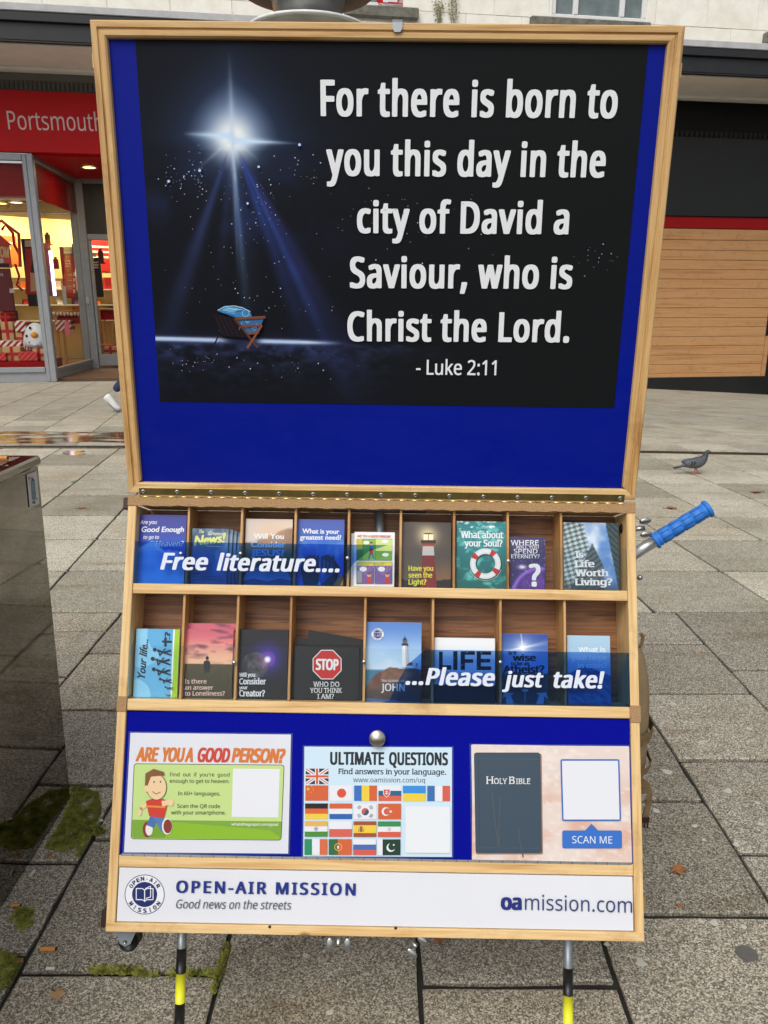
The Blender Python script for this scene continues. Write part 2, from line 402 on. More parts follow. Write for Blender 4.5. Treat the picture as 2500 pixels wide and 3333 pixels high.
def slabrough(P4, gap=.005, th=.03, tilt=0.0, m=6):
    c = Vector((sum(p[0] for p in P4)/4, sum(p[1] for p in P4)/4)); Q = []
    for k in range(4):
        a, b = Vector(P4[k]), Vector(P4[(k+1) % 4]); d = (b-a).normalized(); nrm = Vector((-d.y, d.x)); L_ = (b-a).length
        for j in range(m):
            t = gap/L_+(1-2*gap/L_)*j/m+(rnd.uniform(-.05, .05) if j else 0); q = a+d*L_*t+nrm*(gap+rnd.uniform(-.0012, .0016)+(.004 if rnd.random() < .06 else 0))
            if j == 0: q = a+d*(gap+rnd.uniform(0, .004))+nrm*(gap+rnd.uniform(0, .004))
            Q.append(q)
    tz = [rnd.uniform(-tilt, tilt) for _ in range(3)]; n = len(Q)
    zz = lambda q: zg(q.x, q.y)+tz[0]+tz[1]*(q.x-c.x)*2+tz[2]*(q.y-c.y)*2
    V = [(q.x, q.y, zz(q)-th) for q in Q]+[(q.x, q.y, zz(q)-.003) for q in Q]+[(q.x+(c-q).normalized().x*.005, q.y+(c-q).normalized().y*.005, zz(q)) for q in Q]
    F = [tuple(range(2*n, 3*n))]
    for k in range(n): j = (k+1) % n; F += [(k, j, n+j, n+k), (n+k, n+j, 2*n+j, 2*n+k)]
    return V, F
def slabgeo(P4, gap=.004, th=.03, tilt=0.0):
    c = Vector((sum(p[0] for p in P4)/4, sum(p[1] for p in P4)/4)); V = []
    for k, p in enumerate(P4):
        q = Vector(p); d = (c-q); q = q+Vector((math.copysign(gap, d.x), math.copysign(gap, d.y)))
        V.append((q.x, q.y))
    z = [zg(*p)+rnd.uniform(-tilt, tilt) for p in V]
    out = [(p[0], p[1], z[k]-th) for k, p in enumerate(V)]+[(p[0], p[1], z[k]-.0025) for k, p in enumerate(V)]
    for k, p in enumerate(V):
        d = c-Vector(p); out.append((p[0]+math.copysign(.004, d.x), p[1]+math.copysign(.004, d.y), z[k]))
    F = [(8, 9, 10, 11)]
    for k in range(4): j = (k+1) % 4; F += [(k, j, 4+j, 4+k), (4+k, 4+j, 8+j, 8+k)]
    return out, F
def slab(P4, mat, **k):
    V, F = slabrough(P4, **k) if max(p[1] for p in P4) < 7 else slabgeo(P4, **k)
    return mesh('paving_slab', V, F, mat, pave)
# near strip: upright columns, joints staggered
XC = [-2.25, -1.785, -1.32, -.850, -.381, .082, .535, 1.002, 1.468, 1.93, 2.39, 2.85]
J0 = [1.3, 1.52, 1.27, 1.435, 1.20, 1.402, 1.150, 1.374, 1.58, 1.35, 1.5]
for i in range(len(XC)-1):
    ys = [.35]; y = J0[i]
    while y-.46 > .5: y -= .46
    while y < 3.42: ys.append(y); y += .46
    if i == 2: ys = [.35, .8, 1.27, 1.486, 1.80, 2.153, 2.629, 3.12]
    ys.append(3.59)
    for a, b in zip(ys, ys[1:]): slab([(XC[i], a+.002), (XC[i+1], a+.002), (XC[i+1], b-.002), (XC[i], b-.002)], SLAB_N, gap=.0055, tilt=.0018)
# middle strip: rows across, joints running back to the left
rows = [3.59, 4.21, 4.83, 5.42, 6.03, 6.60, 7.20, 7.78, 8.12]
cl = [-1.455-.63*k for k in range(5, 0, -1)]+[-1.455, -.82, -.19, .44, 1.07, 1.70, 2.35, 2.95, 3.54, 4.09, 4.64, 5.2]
for a, b in zip(rows, rows[1:]):
    a, b = a+.007, b-.007
    for c0, c1 in zip(cl, cl[1:]):
        P4 = [(c0-.093*a, a), (c1-.093*a, a), (c1-.093*b, b), (c0-.093*b, b)]
        if abs(P4[0][0]) > a*.62+.9 and abs(P4[1][0]) > a*.62+.9: continue
        slab(P4, SLAB_F, gap=.0065, tilt=.0015)
# far strip beyond the drain: the nearest rows as slabs, the rest one piece
rest = MB(); y = 8.32; k = 0
while y < 19:
    d = .45; off = 0
    for j in range(-22, 22):
        c0 = -3.35+.62*j+off; c1 = c0+.62; sh = lambda yy: -.155*(yy-8.0)
        P4 = [(c0+sh(y), y+.009), (c1+sh(y), y+.009), (c1+sh(y+d), y+d-.009), (c0+sh(y+d), y+d-.009)]
        if min(abs(P4[0][0]), abs(P4[1][0])) > y*.56+1.2: continue
        if k < 5: slab(P4, SLAB_F, gap=.005, tilt=.001)
        else: Vq, Fq = slabgeo(P4, gap=.005, tilt=.001); rest.add(Vq, Fq)
    y += d; k += 1
o = rest.build('distant_slabs', SLAB_F, pave); o['kind'] = 'stuff'
# drain channel
dm = plain('wet_drain_metal', (44, 40, 36), .35, .5, .3, 14)
mb = MB(); V = []; 
for x in np.arange(-6.2, 6.6, .5):
    z0, z1 = zg(x, 8.2), zg(x+.5, 8.2)
    V = [(x, 8.125, z0), (x+.492, 8.125, z1), (x+.492, 8.215, z1), (x, 8.215, z0)]
    mb.add([(a, b, c-.03) for a, b, c in V]+[(a, b, c-.004) for a, b, c in V], [(4, 5, 6, 7), (0, 1, 5, 4), (1, 2, 6, 5), (3, 0, 4, 7)])
drain = mb.build('drain_channel', dm); tag(drain, 'narrow dark drain line crossing the whole pavement behind the stand', 'drain')
# chewing gum spots and a filled hole, part of the pavement
GUMM = plain('old_gum', (188, 184, 172), .8, 0, .22, 260)
for px, py, r in [(2192, 2292, 15), (2438, 2373, 14), (2283, 2418, 16), (2172, 2514, 22), (2370, 2576, 20), (2465, 2615, 12), (2476, 2683, 14), (2262, 2690, 13), (2292, 2735, 10), (2397, 2750, 16),
                   (2325, 3005, 20), (2282, 3000, 14), (2420, 3018, 13), (2085, 3135, 22), (1075, 3297, 16), (995, 3112, 14), (1975, 3075, 12), (330, 2672, 10), (2483, 2026, 8), (2245, 1951, 8), (15, 2208, 10), (2135, 2640, 16)]:
    x, y = gnd(px, py); rr = r/FOC*math.hypot(y, 1.5)*.62; ph = rnd.random()*6
    V = [(x+rr*(1+.22*math.sin(3*t+ph))*math.cos(t), y+rr*(1+.2*math.cos(2*t+ph))*math.sin(t), zg(x, y)+.0022) for t in np.linspace(0, 2*math.pi, 19)[:-1]]
    V.append((x, y, zg(x, y)+.0034))
    mesh('gum_spot', V, [(k, (k+1) % 18, 18) for k in range(18)], GUMM, pave)
x, y = gnd(2430, 3105)
mesh('gum_spot', [(x+.026*math.cos(t), y+.024*math.sin(t), .0022) for t in np.linspace(0, 2*math.pi, 15)[:-1]], [tuple(range(14))], plain('dark_gum', (92, 90, 86), .6, 0, .1, 50), pave)
# puddle on the far paving
m, nt, P, N, L = newmat('puddle_water'); N.remove(P)
t = N.new('ShaderNodeBsdfTransparent'); t.inputs[0].default_value = (.42, .34, .24, 1)
g = N.new('ShaderNodeBsdfGlossy'); g.inputs['Roughness'].default_value = .11; g.inputs[0].default_value = (.62, .58, .50, 1)
fr = N.new('ShaderNodeFresnel'); fr.inputs['IOR'].default_value = 1.24
ms = N.new('ShaderNodeMixShader'); L.new(fr.outputs[0], ms.inputs[0]); L.new(t.outputs[0], ms.inputs[1]); L.new(g.outputs[0], ms.inputs[2])
t2 = N.new('ShaderNodeBsdfTransparent'); m2 = N.new('ShaderNodeMixShader')
L.new(ramp(N, L, noise(N, L, coords(N, L, (1.2, 5, 1)), 1.5, 5, .65, .4), [(.42, (0, 0, 0)), (.50, (.9, .9, .9))]), m2.inputs[0]); L.new(t2.outputs[0], m2.inputs[1]); L.new(ms.outputs[0], m2.inputs[2]); L.new(m2.outputs[0], N['Material Output'].inputs['Surface']); PUD = m
def puddle(px0, px1, py0, py1, name, label, z=.003, seed=1):
    r = random.Random(seed); n = 40; pts = []
    for k in range(n):
        th = 2*math.pi*k/n; c, s_ = math.cos(th), math.sin(th); q = 1+r.uniform(-.16, .16)
        px = (px0+px1)/2+(px1-px0)/2*math.copysign(abs(c)**.7, c)*q; py = (py0+py1)/2+(py1-py0)/2*math.copysign(abs(s_)**.8, s_)*q
        x, y = gnd(px, py); pts.append((x, y, zg(x, y)+z))
    o = mesh(name, pts, [tuple(range(n))], PUD); tag(o, label, 'puddle'); return o
puddle(-260, 640, 1404, 1444, 'puddle', 'long shallow puddle along the drain in front of the red shop')
puddle(205, 280, 1467, 1482, 'puddle', 'tiny round puddle just this side of the drain line', seed=3)
#puddle(2080, 2620, 1302, 1330, 'puddle', 'faint wet streak on the paving below the plank shutter', z=.0035, seed=5)

# ================================================================== BUILDING
BA = math.atan(.155)
FB = Frame((-6.88, 15.29, 0), (math.cos(BA), math.sin(BA), 0), (0, 0, 1))
bl = empty('shop_building', FB.o, 'pale stone building with shops beneath a long dark canopy', 'building')
m, nt, P, N, L = newmat('pale_stone'); v = coords(N, L, rand=True)
c = ramp(N, L, noise(N, L, v, 3, 6, .65), [(.3, lin((232, 226, 210))), (.6, lin((246, 243, 232)))])
c = mix(N, L, .7, c, ramp(N, L, noise(N, L, v, 14, 5, .8), [(.22, (.72, .7, .66)), (.38, (1, 1, 1))]), 'MULTIPLY')
L.new(c, P.inputs['Base Color']); P.inputs['Roughness'].default_value = .85; bump(N, L, noise(N, L, v, 60, 4), P, .3, .003); STONE = m
CHAR = plain('charcoal_fascia', (28, 29, 32), .45, 0, .2, 3, .1, 20)
CREAM = plain('canopy_soffit', (250, 246, 240), .7, 0, .06, 2)
TRIM = plain('pale_lead_trim', (186, 186, 186), .5, 0, .12, 6)
GREYB = plain('grey_bulkhead', (118, 116, 110), .7, 0, .08, 3)
RED = plain('red_fascia', (190, 8, 14), .45, 0, .06, 2, spec=.2)
DRED = plain('dark_red_panel', (146, 10, 14), .5, 0, .06, 2, spec=.2)
ALUF = plain('grey_aluminium_frame', (150, 152, 156), .4, .25, .06, 10)
BLKP = plain('black_panel', (14, 15, 14), .45, 0, .3, 2)
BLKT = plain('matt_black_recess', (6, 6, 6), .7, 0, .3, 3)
MB_ = lambda: MB()
def bpart(name, mat, boxes, parent=None, bev=0.0):
    mb = MB()
    for b in boxes: mb.box(*b, b=bev)
    return mb.build(name, mat, parent or bl, FB.M)
UL, UR = -14.0, 22.0
# heights
zs = 5.54
# canopy
bpart('canopy_fascia', CHAR, [(UL, UR, 5.56, 5.90, 1.60, 1.66)], bev=.01)
bpart('canopy_lip', CHAR, [(UL, UR, 5.82, 5.955, 1.66, 1.72)], bev=.01)
bpart('canopy_trim', TRIM, [(UL, UR, 5.957, 6.07, 1.30, 1.735)], bev=.01)
bpart('canopy_roof', GREYB, [(UL, UR, 5.93, 5.99, .02, 1.30)])
bpart('canopy_edge_strip', CHAR, [(UL, UR, 5.535, 5.558, 1.59, 1.665)], bev=.004)
bpart('soffit', CREAM, [(UL, UR, 5.56, 5.60, .0, 1.59)])
bpart('soffit_moulding', CREAM, [(UL, UR, 5.50, 5.558, .002, .22), (UL, UR, 5.53, 5.558, 1.30, 1.50)], bev=.012)
# upper facade of stone blocks, with two windows left open
def wrect(p0, p1, w=0): a = FB.uv(p0, w); b = FB.uv(p1, w); return a[0], b[0], b[1], a[1]
w1 = wrect((1812, -260), (2104, 76)); w2 = wrect((1222, -260), (1312, 28)); w3 = (-9, -2.6, 6.55, 8.4)
holes = [(w1[0], w1[1], w1[2], w1[2]+2.0), (w2[0]-.5, w2[1], w2[2], w2[2]+2.0)]
bh = .62; z = 5.6; r = 0
small = MB()
while z < 9.8:
    u = UL+(.55 if r % 2 else 0)
    while u < UR:
        L_ = 1.1; a, b = u+.0025, u+L_-.0025; segs = [(a, b)]
        for h in holes:
            if z+bh > h[2]+.02 and z < h[3]-.02:
                ns = []
                for s0, s1 in segs:
                    if h[1] <= s0 or h[0] >= s1: ns.append((s0, s1)); continue
                    if h[0] > s0: ns.append((s0, h[0]))
                    if h[1] < s1: ns.append((h[1], s1))
                segs = ns
        for s0, s1 in segs:
            if s1-s0 > .02:
                vis = (z < 7.6)
                if vis and -2 < u < 17: MB().box(s0, s1, z+.004, z+bh-.004, -.12, rnd.uniform(-.003, .003), .004).build('stone_block', STONE, bl, FB.M)
                else: small.box(s0, s1, z+.004, z+bh-.004, -.12, 0)
        u += L_
    z += bh; r += 1
o = small.build('upper_stonework', STONE, bl, FB.M); o['kind'] = 'stuff'
bpart('backing_wall', plain('dark_joint', (120, 112, 98), .9), [(UL, UR, 5.6, 9.8, -.5, -.20)])
WFR = plain('white_window_frame', (226, 226, 224), .5, 0, .08, 30)
WGL = plain('dusty_window_pane', (110, 122, 122), .12, 0, .25, 3)
def win(h, divs, label=None):
    u0, u1, z0, z1 = h; f = .09
    fr = MB().box(u0, u1, z0, z0+f, -.10, -.03, .01).box(u0, u0+f, z0+f, z1, -.10, -.03, .01).box(u1-f, u1, z0+f, z1, -.10, -.03, .01)
    for d in divs: fr.box(u0+(u1-u0)*d-.05, u0+(u1-u0)*d+.05, z0+f, z1, -.098, -.02, .01)
    w = fr.build('window', WFR, bl, FB.M)
    e = [0]+divs+[1]
    for a, b in zip(e, e[1:]): MB().box(u0+(u1-u0)*a+.05, u0+(u1-u0)*b-.05, z0+f, z1, -.085, -.08).build('pane', WGL, w, FB.M)
    return w
win(holes[0], [.25, .74]); win(holes[1], [.68])
SILL = plain('stained_sill', (112, 110, 100), .9, 0, .35, 8, .4, 60)
bpart('window_sill', SILL, [(w1[0]-.45, w1[1]+.05, w1[2]-.20, w1[2]-.01, .0, .12)], bev=.02)
bpart('window_sill', SILL, [(w2[0]-.6, w2[1]+.28, w2[2]-.20, w2[2]-.01, .0, .14)], bev=.02)
s_ = FB.uv((2478, 145)); bpart('window_sill', SILL, [(s_[0], s_[0]+1.6, s_[1]-.02, s_[1]+.2, .0, .14)], bev=.02)
s_ = FB.uv((0, 8)); bpart('window_sill', SILL, [(-6.5, FB.uv((500, 8))[0], 6.40, 6.52, .0, .10)], bev=.02)
c_ = FB.uv((1272, -4), -.02); 
o = MB().prism([(c_[0]+.26*math.cos(t), c_[1]+.26*math.sin(t)) for t in np.linspace(0, 2*math.pi, 33)[:-1]], -.078, -.03).build('red_round_sticker', RED, bl, FB.M)
MB().box(c_[0]-.13, c_[0]+.13, c_[1]-.05, c_[1]+.06, -.029, -.026).build('sticker_bar', WHITEP, o, FB.M)
# bulkhead and left shop
ubr = 5.6
sgT = FB.uv((0, 291))[1]; sgB = FB.uv((0, 494))[1]
bpart('bulkhead_panel', GREYB, [(UL, ubr, sgT+.01, 5.558, -.1, 0)], bev=.005)
shop = empty('phone_shop_front', FB.o, 'red shop front at left with grey aluminium windows and recessed doorway', 'shop front')
bpart('fascia_sign', RED, [(UL, ubr, sgB, sgT, -.1, .05)], shop, .006)
pr = Print(FB, .052)
pr.text('Portsmouth', (28, 421), (336, 427), 57, (232, 206, 202), 0.0, 'N'); pr.build('lettering', INK, shop)
# bird spikes
def spikes(p0, p1, n, h, w, mat, label, cat='bird spikes'):
    a = FB.uv(p0, w); b = FB.uv(p1, w); o_ = empty('bird_spikes', (FB.o+FB.X*a[0]+FB.V*a[1]+FB.N*w), label, cat)
    MB().box(a[0], b[0], min(a[1], b[1]), min(a[1], b[1])+.015, w-.03, w+.03).build('base_strip', mat, o_, FB.M)
    z = min(a[1], b[1])
    for k in range(n):
        u = a[0]+(b[0]-a[0])*k/(n-1); mb = MB()
        for q in (-.04, 0, .04): mb.tube([(u, z, w), (u+q*.5, z+h, w+abs(q)-.02)], .006, 5)
        mb.build('spike', mat, o_, FB.M)
    return o_
SPK = plain('dirty_plastic_spike', (70, 68, 60), .5, .2, .2, 20); SPK2 = plain('faint_spike', (72, 64, 54), .5, .3, .2, 20)
spikes((-90, 289), (520, 303), 42, .17, .03, SPK, 'row of thin bird spikes on top of the red shop sign')
# window frames
zb = 0.0; pT = FB.uv((0, 497))[1]
uP0, uP1 = FB.uv((152, 1240))[0], FB.uv((187, 1240))[0]
zsill = FB.uv((80, 1196))[1]
bpart('stall_riser', ALUF, [(-5.5, uP0, 0, zsill-.10, -.10, -.02)], shop, .004)
bpart('window_frame', ALUF, [(-5.5, uP0, zsill-.10, zsill, -.12, .02)], shop, .008)
bpart('window_frame', ALUF, [(-5.5, uP0, pT-.12, pT-.005, -.10, 0)], shop, .008)
bpart('side_pier', STONE, [(UL, -5.52, 0, sgB-.004, -.35, -.0)], bev=.01)
bpart('corner_post', ALUF, [(uP0, uP0+.085, 0, pT-.005, -.08, .0), (uP0+.09, uP1, 0, pT-.005, -.12, .03)], shop, .012)
bpart('window_glass', GLASS, [(-5.5, uP0, zsill, pT-.12, -.06, -.05)], shop)
bpart('red_window_band', DRED, [(-5.5, uP0-.02, FB.uv((60, 640), -.2)[1], pT-.14, -.22, -.2)], shop)
# recessed door: side glass runs back from the corner post
dp = 2.75
uI0 = FB.uv((300, 1190), -dp)[0]; 
def obl(name, mat, ua, wa, ub, wb, z0, z1, th=.04, parent=None, bev=0):
    d = Vector((ub-ua, wb-wa)).normalized(); q = Vector((-d.y, d.x))*th/2
    mb = MB(); pts = [(ua-q.x, wa-q.y), (ub-q.x, wb-q.y), (ub+q.x, wb+q.y), (ua+q.x, wa+q.y)]
    V = [(p[0], z0, p[1]) for p in pts]+[(p[0], z1, p[1]) for p in pts]
    mb.add(V, [(0, 1, 2, 3), (7, 6, 5, 4), (0, 4, 5, 1), (1, 5, 6, 2), (2, 6, 7, 3), (3, 7, 4, 0)])
    return mb.build(name, mat, parent or shop, FB.M)
ua, wa = uP1-.04, -.10
obl('side_riser', ALUF, ua, wa, uI0, -dp, 0, zsill-.10)
obl('side_rail', ALUF, ua, wa, uI0, -dp, zsill-.099, zsill-.03, .09)
obl('side_rail', ALUF, ua, wa, uI0, -dp, pT-.12, pT-.01, .08)
obl('side_glass', SIDEGL, ua, wa, uI0, -dp, zsill-.03, pT-.12, .01)
obl('red_window_band', DRED, ua-.03, wa-.05, uI0-.03, -dp, 3.42, pT-.125, .01)
bpart('door_post', ALUF, [(uI0, uI0+.17, 0, pT, -dp-.1, -dp+.05), (uI0-.16, uI0-.01, 0, pT, -dp-.14, -dp+.0)], shop, .012)
zt0 = FB.uv((330, 782), -dp)[1]; zt1 = FB.uv((330, 762), -dp)[1]
bpart('transom', ALUF, [(uI0+.17, uI0+2.6, zt0, zt1, -dp-.08, -dp+.04), (uI0+.17, uI0+2.6, pT-.12, pT, -dp-.08, -dp+.04)], shop, .01)
bpart('transom_panel', plain('dark_grey_panel', (52, 52, 48), .5), [(uI0+.17, uI0+2.6, zt1, pT-.12, -dp-.05, -dp-.02)], shop)
dr = bpart('shop_door', ALUF, [(uI0+.175, uI0+1.5, .10, .36, -dp-.06, -dp+.02), (uI0+.175, uI0+.24, .362, zt0-.005, -dp-.06, -dp+.02), (uI0+1.42, uI0+1.5, .362, zt0-.005, -dp-.06, -dp+.02)], shop, .008)
bpart('door_glass', GLASS, [(uI0+.24, uI0+1.42, .365, zt0-.01, -dp-.02, -dp-.01)], dr)
l_ = FB.uv((287, 981), -dp+.06); bpart('lock', STEEL, [(l_[0]-.05, l_[0]+.04, l_[1]-.06, l_[1]+.10, -dp+.05, -dp+.07)], dr, .01)
bpart('lobby_ceiling', RED, [(ua, ubr-.02, pT-.03, pT+.03, -dp, -.12)], shop)
bpart('lobby_floor', plain('lobby_tiles', (92, 84, 76), .35, 0, .2, 3), [(ua+.1, uI0+3.0, -.02, .006, -dp, -.0)], shop)
for k in range(6):
    obl('tile_joint', plain('pale_joint', (140, 132, 120), .8), ua+.35+k*.32, -.15, uI0+.35+k*.45, -dp+.1, .007, .011, .02)
bpart('return_wall', GREYB, [(uI0+3.0, uI0+3.2, 0, pT, -dp, -.0)], shop)
bpart('shop_wall', RED, [(uI0+3.2, ubr, 0, sgB-.004, -.1, -.0)], shop)
# poster stickers on the side glass
for (a, b, cc, nm) in (((262, 932), (277, 992), (196, 192, 180), 'notice_sticker'), ((268, 1045), (286, 1090), (214, 110, 120), 'notice_sticker')):
    A = FB.uv(a, -dp+.3); B = FB.uv(b, -dp+.3); MB().box(A[0]-.35, B[0]-.33, B[1], A[1], -dp+.50, -dp+.505).build(nm, plain('sticker_paper', cc, .5), shop, FB.M)
# interior of the shop
R2 = lambda x, y: (x*.2983, 600+y*.2983)
inte = empty('shop_interior', FB.o, 'warm lit shop room with cream walls seen through the window glass', 'shop interior')
CW = plain('cream_wall', (236, 206, 140), .7, 0, .04, 1); DC = plain('dark_ceiling', (60, 52, 44), .7)
bpart('interior_floor', plain('wood_floor', (96, 66, 42), .35, 0, .2, 2), [(-6, 8, .01, .06, -9, -.13)], inte)
obl('feature_wall', CW, -6.0, -3.4, uI0+3.5, -8.6, .06, 3.62, .1, inte)
bpart('interior_ceiling', DC, [(-6, 8, 3.62, 3.72, -9, -dp-.2)], inte)
bpart('interior_ceiling', DC, [(-6, uP1-.15, 3.62, 3.72, -dp-.199, -.24)], inte)
bpart('ceiling_band', CREAM, [(-6, uP1-.15, 3.50, 3.61, -1.3, -.9)], inte)
bpart('light_rail', STEEL, [(-6, uP1+.2, 3.30, 3.33, -1.6, -1.56)], inte)
bpart('end_wall', GREYB, [(-6.1, -6.0, 0, 3.7, -9, -.13), (7.9, 8.0, 0, 3.7, -9, -.13)], inte)
obl('wall_shelf', plain('brown_shelf', (110, 92, 62), .6), -6.0, -3.25, uI0+3.4, -8.45, 2.02, 2.14, .12, inte)
def emis(name, rgb, s):
    m, nt, P, N, L = newmat(name); P.inputs['Base Color'].default_value = (*lin(rgb), 1); P.inputs['Emission Color'].default_value = (*lin(rgb), 1); P.inputs['Emission Strength'].default_value = s; return m
WARM = emis('warm_lamp', (255, 224, 140), 7.0); COOL = emis('cool_strip', (226, 214, 255), 4.0)
def lamp_area(loc_uzw, size, energy, color, rot=None):
    ld = bpy.data.lights.new('shop_fill_light', 'AREA'); ld.energy = energy; ld.shape = 'RECTANGLE'; ld.size = size; ld.size_y = .05; ld.color = color
    o = bpy.data.objects.new('shop_fill_light', ld); p = FB.o+FB.X*loc_uzw[0]+FB.V*loc_uzw[1]+FB.N*loc_uzw[2]
    COL.objects.link(o); o.location = p
    if rot: o.rotation_euler = rot
def downlight(px, py, z, label, energy=0):
    # where the ray meets the ceiling height z
    d = ray(px, py); t = (z-CAMH)/d.z; p = Vector((d.x*t, d.y*t, z))
    e_ = empty('downlight', p, label, 'downlight')
    M = Matrix.Translation(p)
    MB().lathe([(.125, 0), (.17, -.002), (.17, -.02), (.125, -.02), (.125, 0)], n=24).build('trim_ring', TRIM, e_, M, True)
    MB().prism([(.12*math.cos(a), .12*math.sin(a)) for a in np.linspace(0, 2*math.pi, 21)[:-1]], -.012, -.006).build('bulb', WARM, e_, M)
    if energy:
        ld = bpy.data.lights.new('downlight_lamp', 'AREA'); ld.energy = energy; ld.size = .24; ld.shape = 'DISK'; ld.color = (1, .86, .55)
        o = bpy.data.objects.new('downlight_lamp', ld); COL.objects.link(o); o.location = p-Vector((0, 0, .03))
downlight(290, 543, pT-.035, 'lit oval downlight in the red ceiling above the shop door', 14)
downlight(53, 657, 3.61, 'lit downlight inside the shop window, right of the other one', 10)
downlight(2, 660, 3.61, 'lit downlight inside the shop window at the photo edge', 10)
# warm area lamps added to light the cream wall, lined up like a cove
for k in range(6):
    t = (k+.5)/6; lamp_area((-6+(uI0+9.5)*t+.25, 3.58, -3.4-5.2*t+.75), 1.3, 62, (1, .80, .46), (math.radians(22), 0, BA+math.atan2(-5.2, uI0+9.5)*-1))
# --- goods in the window, each placed at its own distance behind the glass
KR = plain('kraft_paper', (196, 160, 112), .7, 0, .08, 5); RIB = plain('red_ribbon', (176, 24, 28), .45)
def stripes(name, a, b, sc, rot):
    m, nt, P, N, L = newmat(name); tc = N.new('ShaderNodeTexCoord'); mp = N.new('ShaderNodeMapping'); mp.inputs['Rotation'].default_value = (0, 0, rot)
    L.new(tc.outputs['Object'], mp.inputs[0]); w = N.new('ShaderNodeTexWave'); w.inputs['Scale'].default_value = sc; L.new(mp.outputs[0], w.inputs[0])
    L.new(ramp(N, L, w.outputs[0], [(.49, lin(a)), (.51, lin(b))]), P.inputs['Base Color']); P.inputs['Roughness'].default_value = .45; return m
STR_W = stripes('white_red_stripe_paper', (228, 220, 214), (160, 20, 30), 3.6, .8); STR_R = stripes('red_pink_stripe_paper', (176, 26, 34), (206, 76, 72), 4.5, .8)
STR_V = stripes('narrow_stripe_paper', (228, 220, 214), (168, 22, 30), 6.0, .1)
def gift(a, b, w, kind, label, depth=.4):
    A = FB.uv(R2(*a), w); B = FB.uv(R2(*b), w); u0, u1, z0, z1 = A[0], B[0], B[1], A[1]
    e_ = empty('gift_box', FB.o+FB.X*(u0+u1)/2+FB.V*z0+FB.N*w, label, 'gift box')
    mat = {'k': KR, 'w': STR_W, 'r': STR_R, 'v': STR_V, 'd': DRED}[kind]
    MB().box(u0, u1, z0, z1, w-depth, w, .012).build('wrapped_box', mat, e_, FB.M)
    if kind in 'kd':
        m_ = (u0+u1)/2; h = (z0+z1)/2; t = .03 if kind == 'k' else .02
        MB().box(m_-t, m_+t, z0, z1+.006, w-depth-.004, w+.006).build('ribbon', RIB, e_, FB.M)
        MB().box(u0-.004, u1+.004, h-t, h+t, w-depth-.002, w+.010).build('ribbon', RIB, e_, FB.M)
for g_ in [((0, 1500), (160, 1705), -.95, 'k', 'large kraft gift box with red ribbon in the middle of the window pile'),
           ((165, 1608), (352, 1760), -.9, 'k', 'kraft gift box with red ribbon beside the snowman cushion'),
           ((20, 1775), (238, 1928), -.30, 'k', 'kraft gift box with red ribbon at the front of the window between striped gifts'),
           ((352, 1795), (497, 1928), -.30, 'k', 'kraft gift box with red ribbon tucked beside the grey corner post'),
           ((192, 1830), (415, 1928), -.20, 'r', 'low red gift box with pink diagonal stripes at the window front'),
           ((-120, 1845), (70, 1928), -.20, 'r', 'red gift box with pink stripes cut by the left photo edge'),
           ((152, 1492), (290, 1608), -.85, 'w', 'small white gift box with bold red diagonal stripes leaning on the pile'),
           ((-70, 1708), (240, 1774), -.55, 'w', 'long flat white gift box with red diagonal stripes'),
           ((245, 1758), (380, 1815), -.55, 'v', 'little gift box with narrow red and white stripes below the snowman cushion'),
           ((0, 1400), (118, 1498), -1.0, 'd', 'dark red gift box topmost of the window pile'),
           ((600, 1485), (782, 1605), -3.2, 'w', 'striped white and red gift box under the table behind the side glass'),
           ((1135, 1772), (1280, 1862), -3.0, 'k', 'kraft gift box with red ribbon behind the door glass'),
           ((-150, 1500), (-4, 1705), -.95, 'k', 'kraft gift box with red ribbon just beyond the left photo edge')]:
    gift(*g_)
bpart('window_plinth', DRED, [(-5.5, uP0-.03, .06, FB.uv(R2(100, 1928), -.3)[1]-.003, -1.5, -.14)], inte)
bpart('window_plinth', DRED, [(-5.5, uP0-.3, FB.uv(R2(100, 1928), -.3)[1], FB.uv(R2(100, 1770), -.95)[1]-.16, -1.5, -.62)], inte)
e_ = empty('snowman_cushion', FB.o+FB.N*-.4, 'white domed snowman cushion with orange nose in the shop window', 'cushion')
A = FB.uv(R2(405, 1765), -.42)
MB().ell((A[0], A[1]+.02, -.46), (.27, .44, .16), f=lambda d: 1 if d.y > -.05 else .35).build('dome', WHITEP, e_, FB.M, True)
MB().ell((A[0]-.0, A[1]+.22, -.31), (.07, .06, .05), 10, 6).build('nose', plain('orange_felt', (232, 150, 40), .7), e_, FB.M, True)
for du, dv in ((-.17, .2), (.17, .2), (-.08, .36), (.10, .08), (-.12, .08)): MB().ell((A[0]+du*.9, A[1]+dv, -.34), (.025, .028, .03), 8, 6).build('button', BLK, e_, FB.M, True)
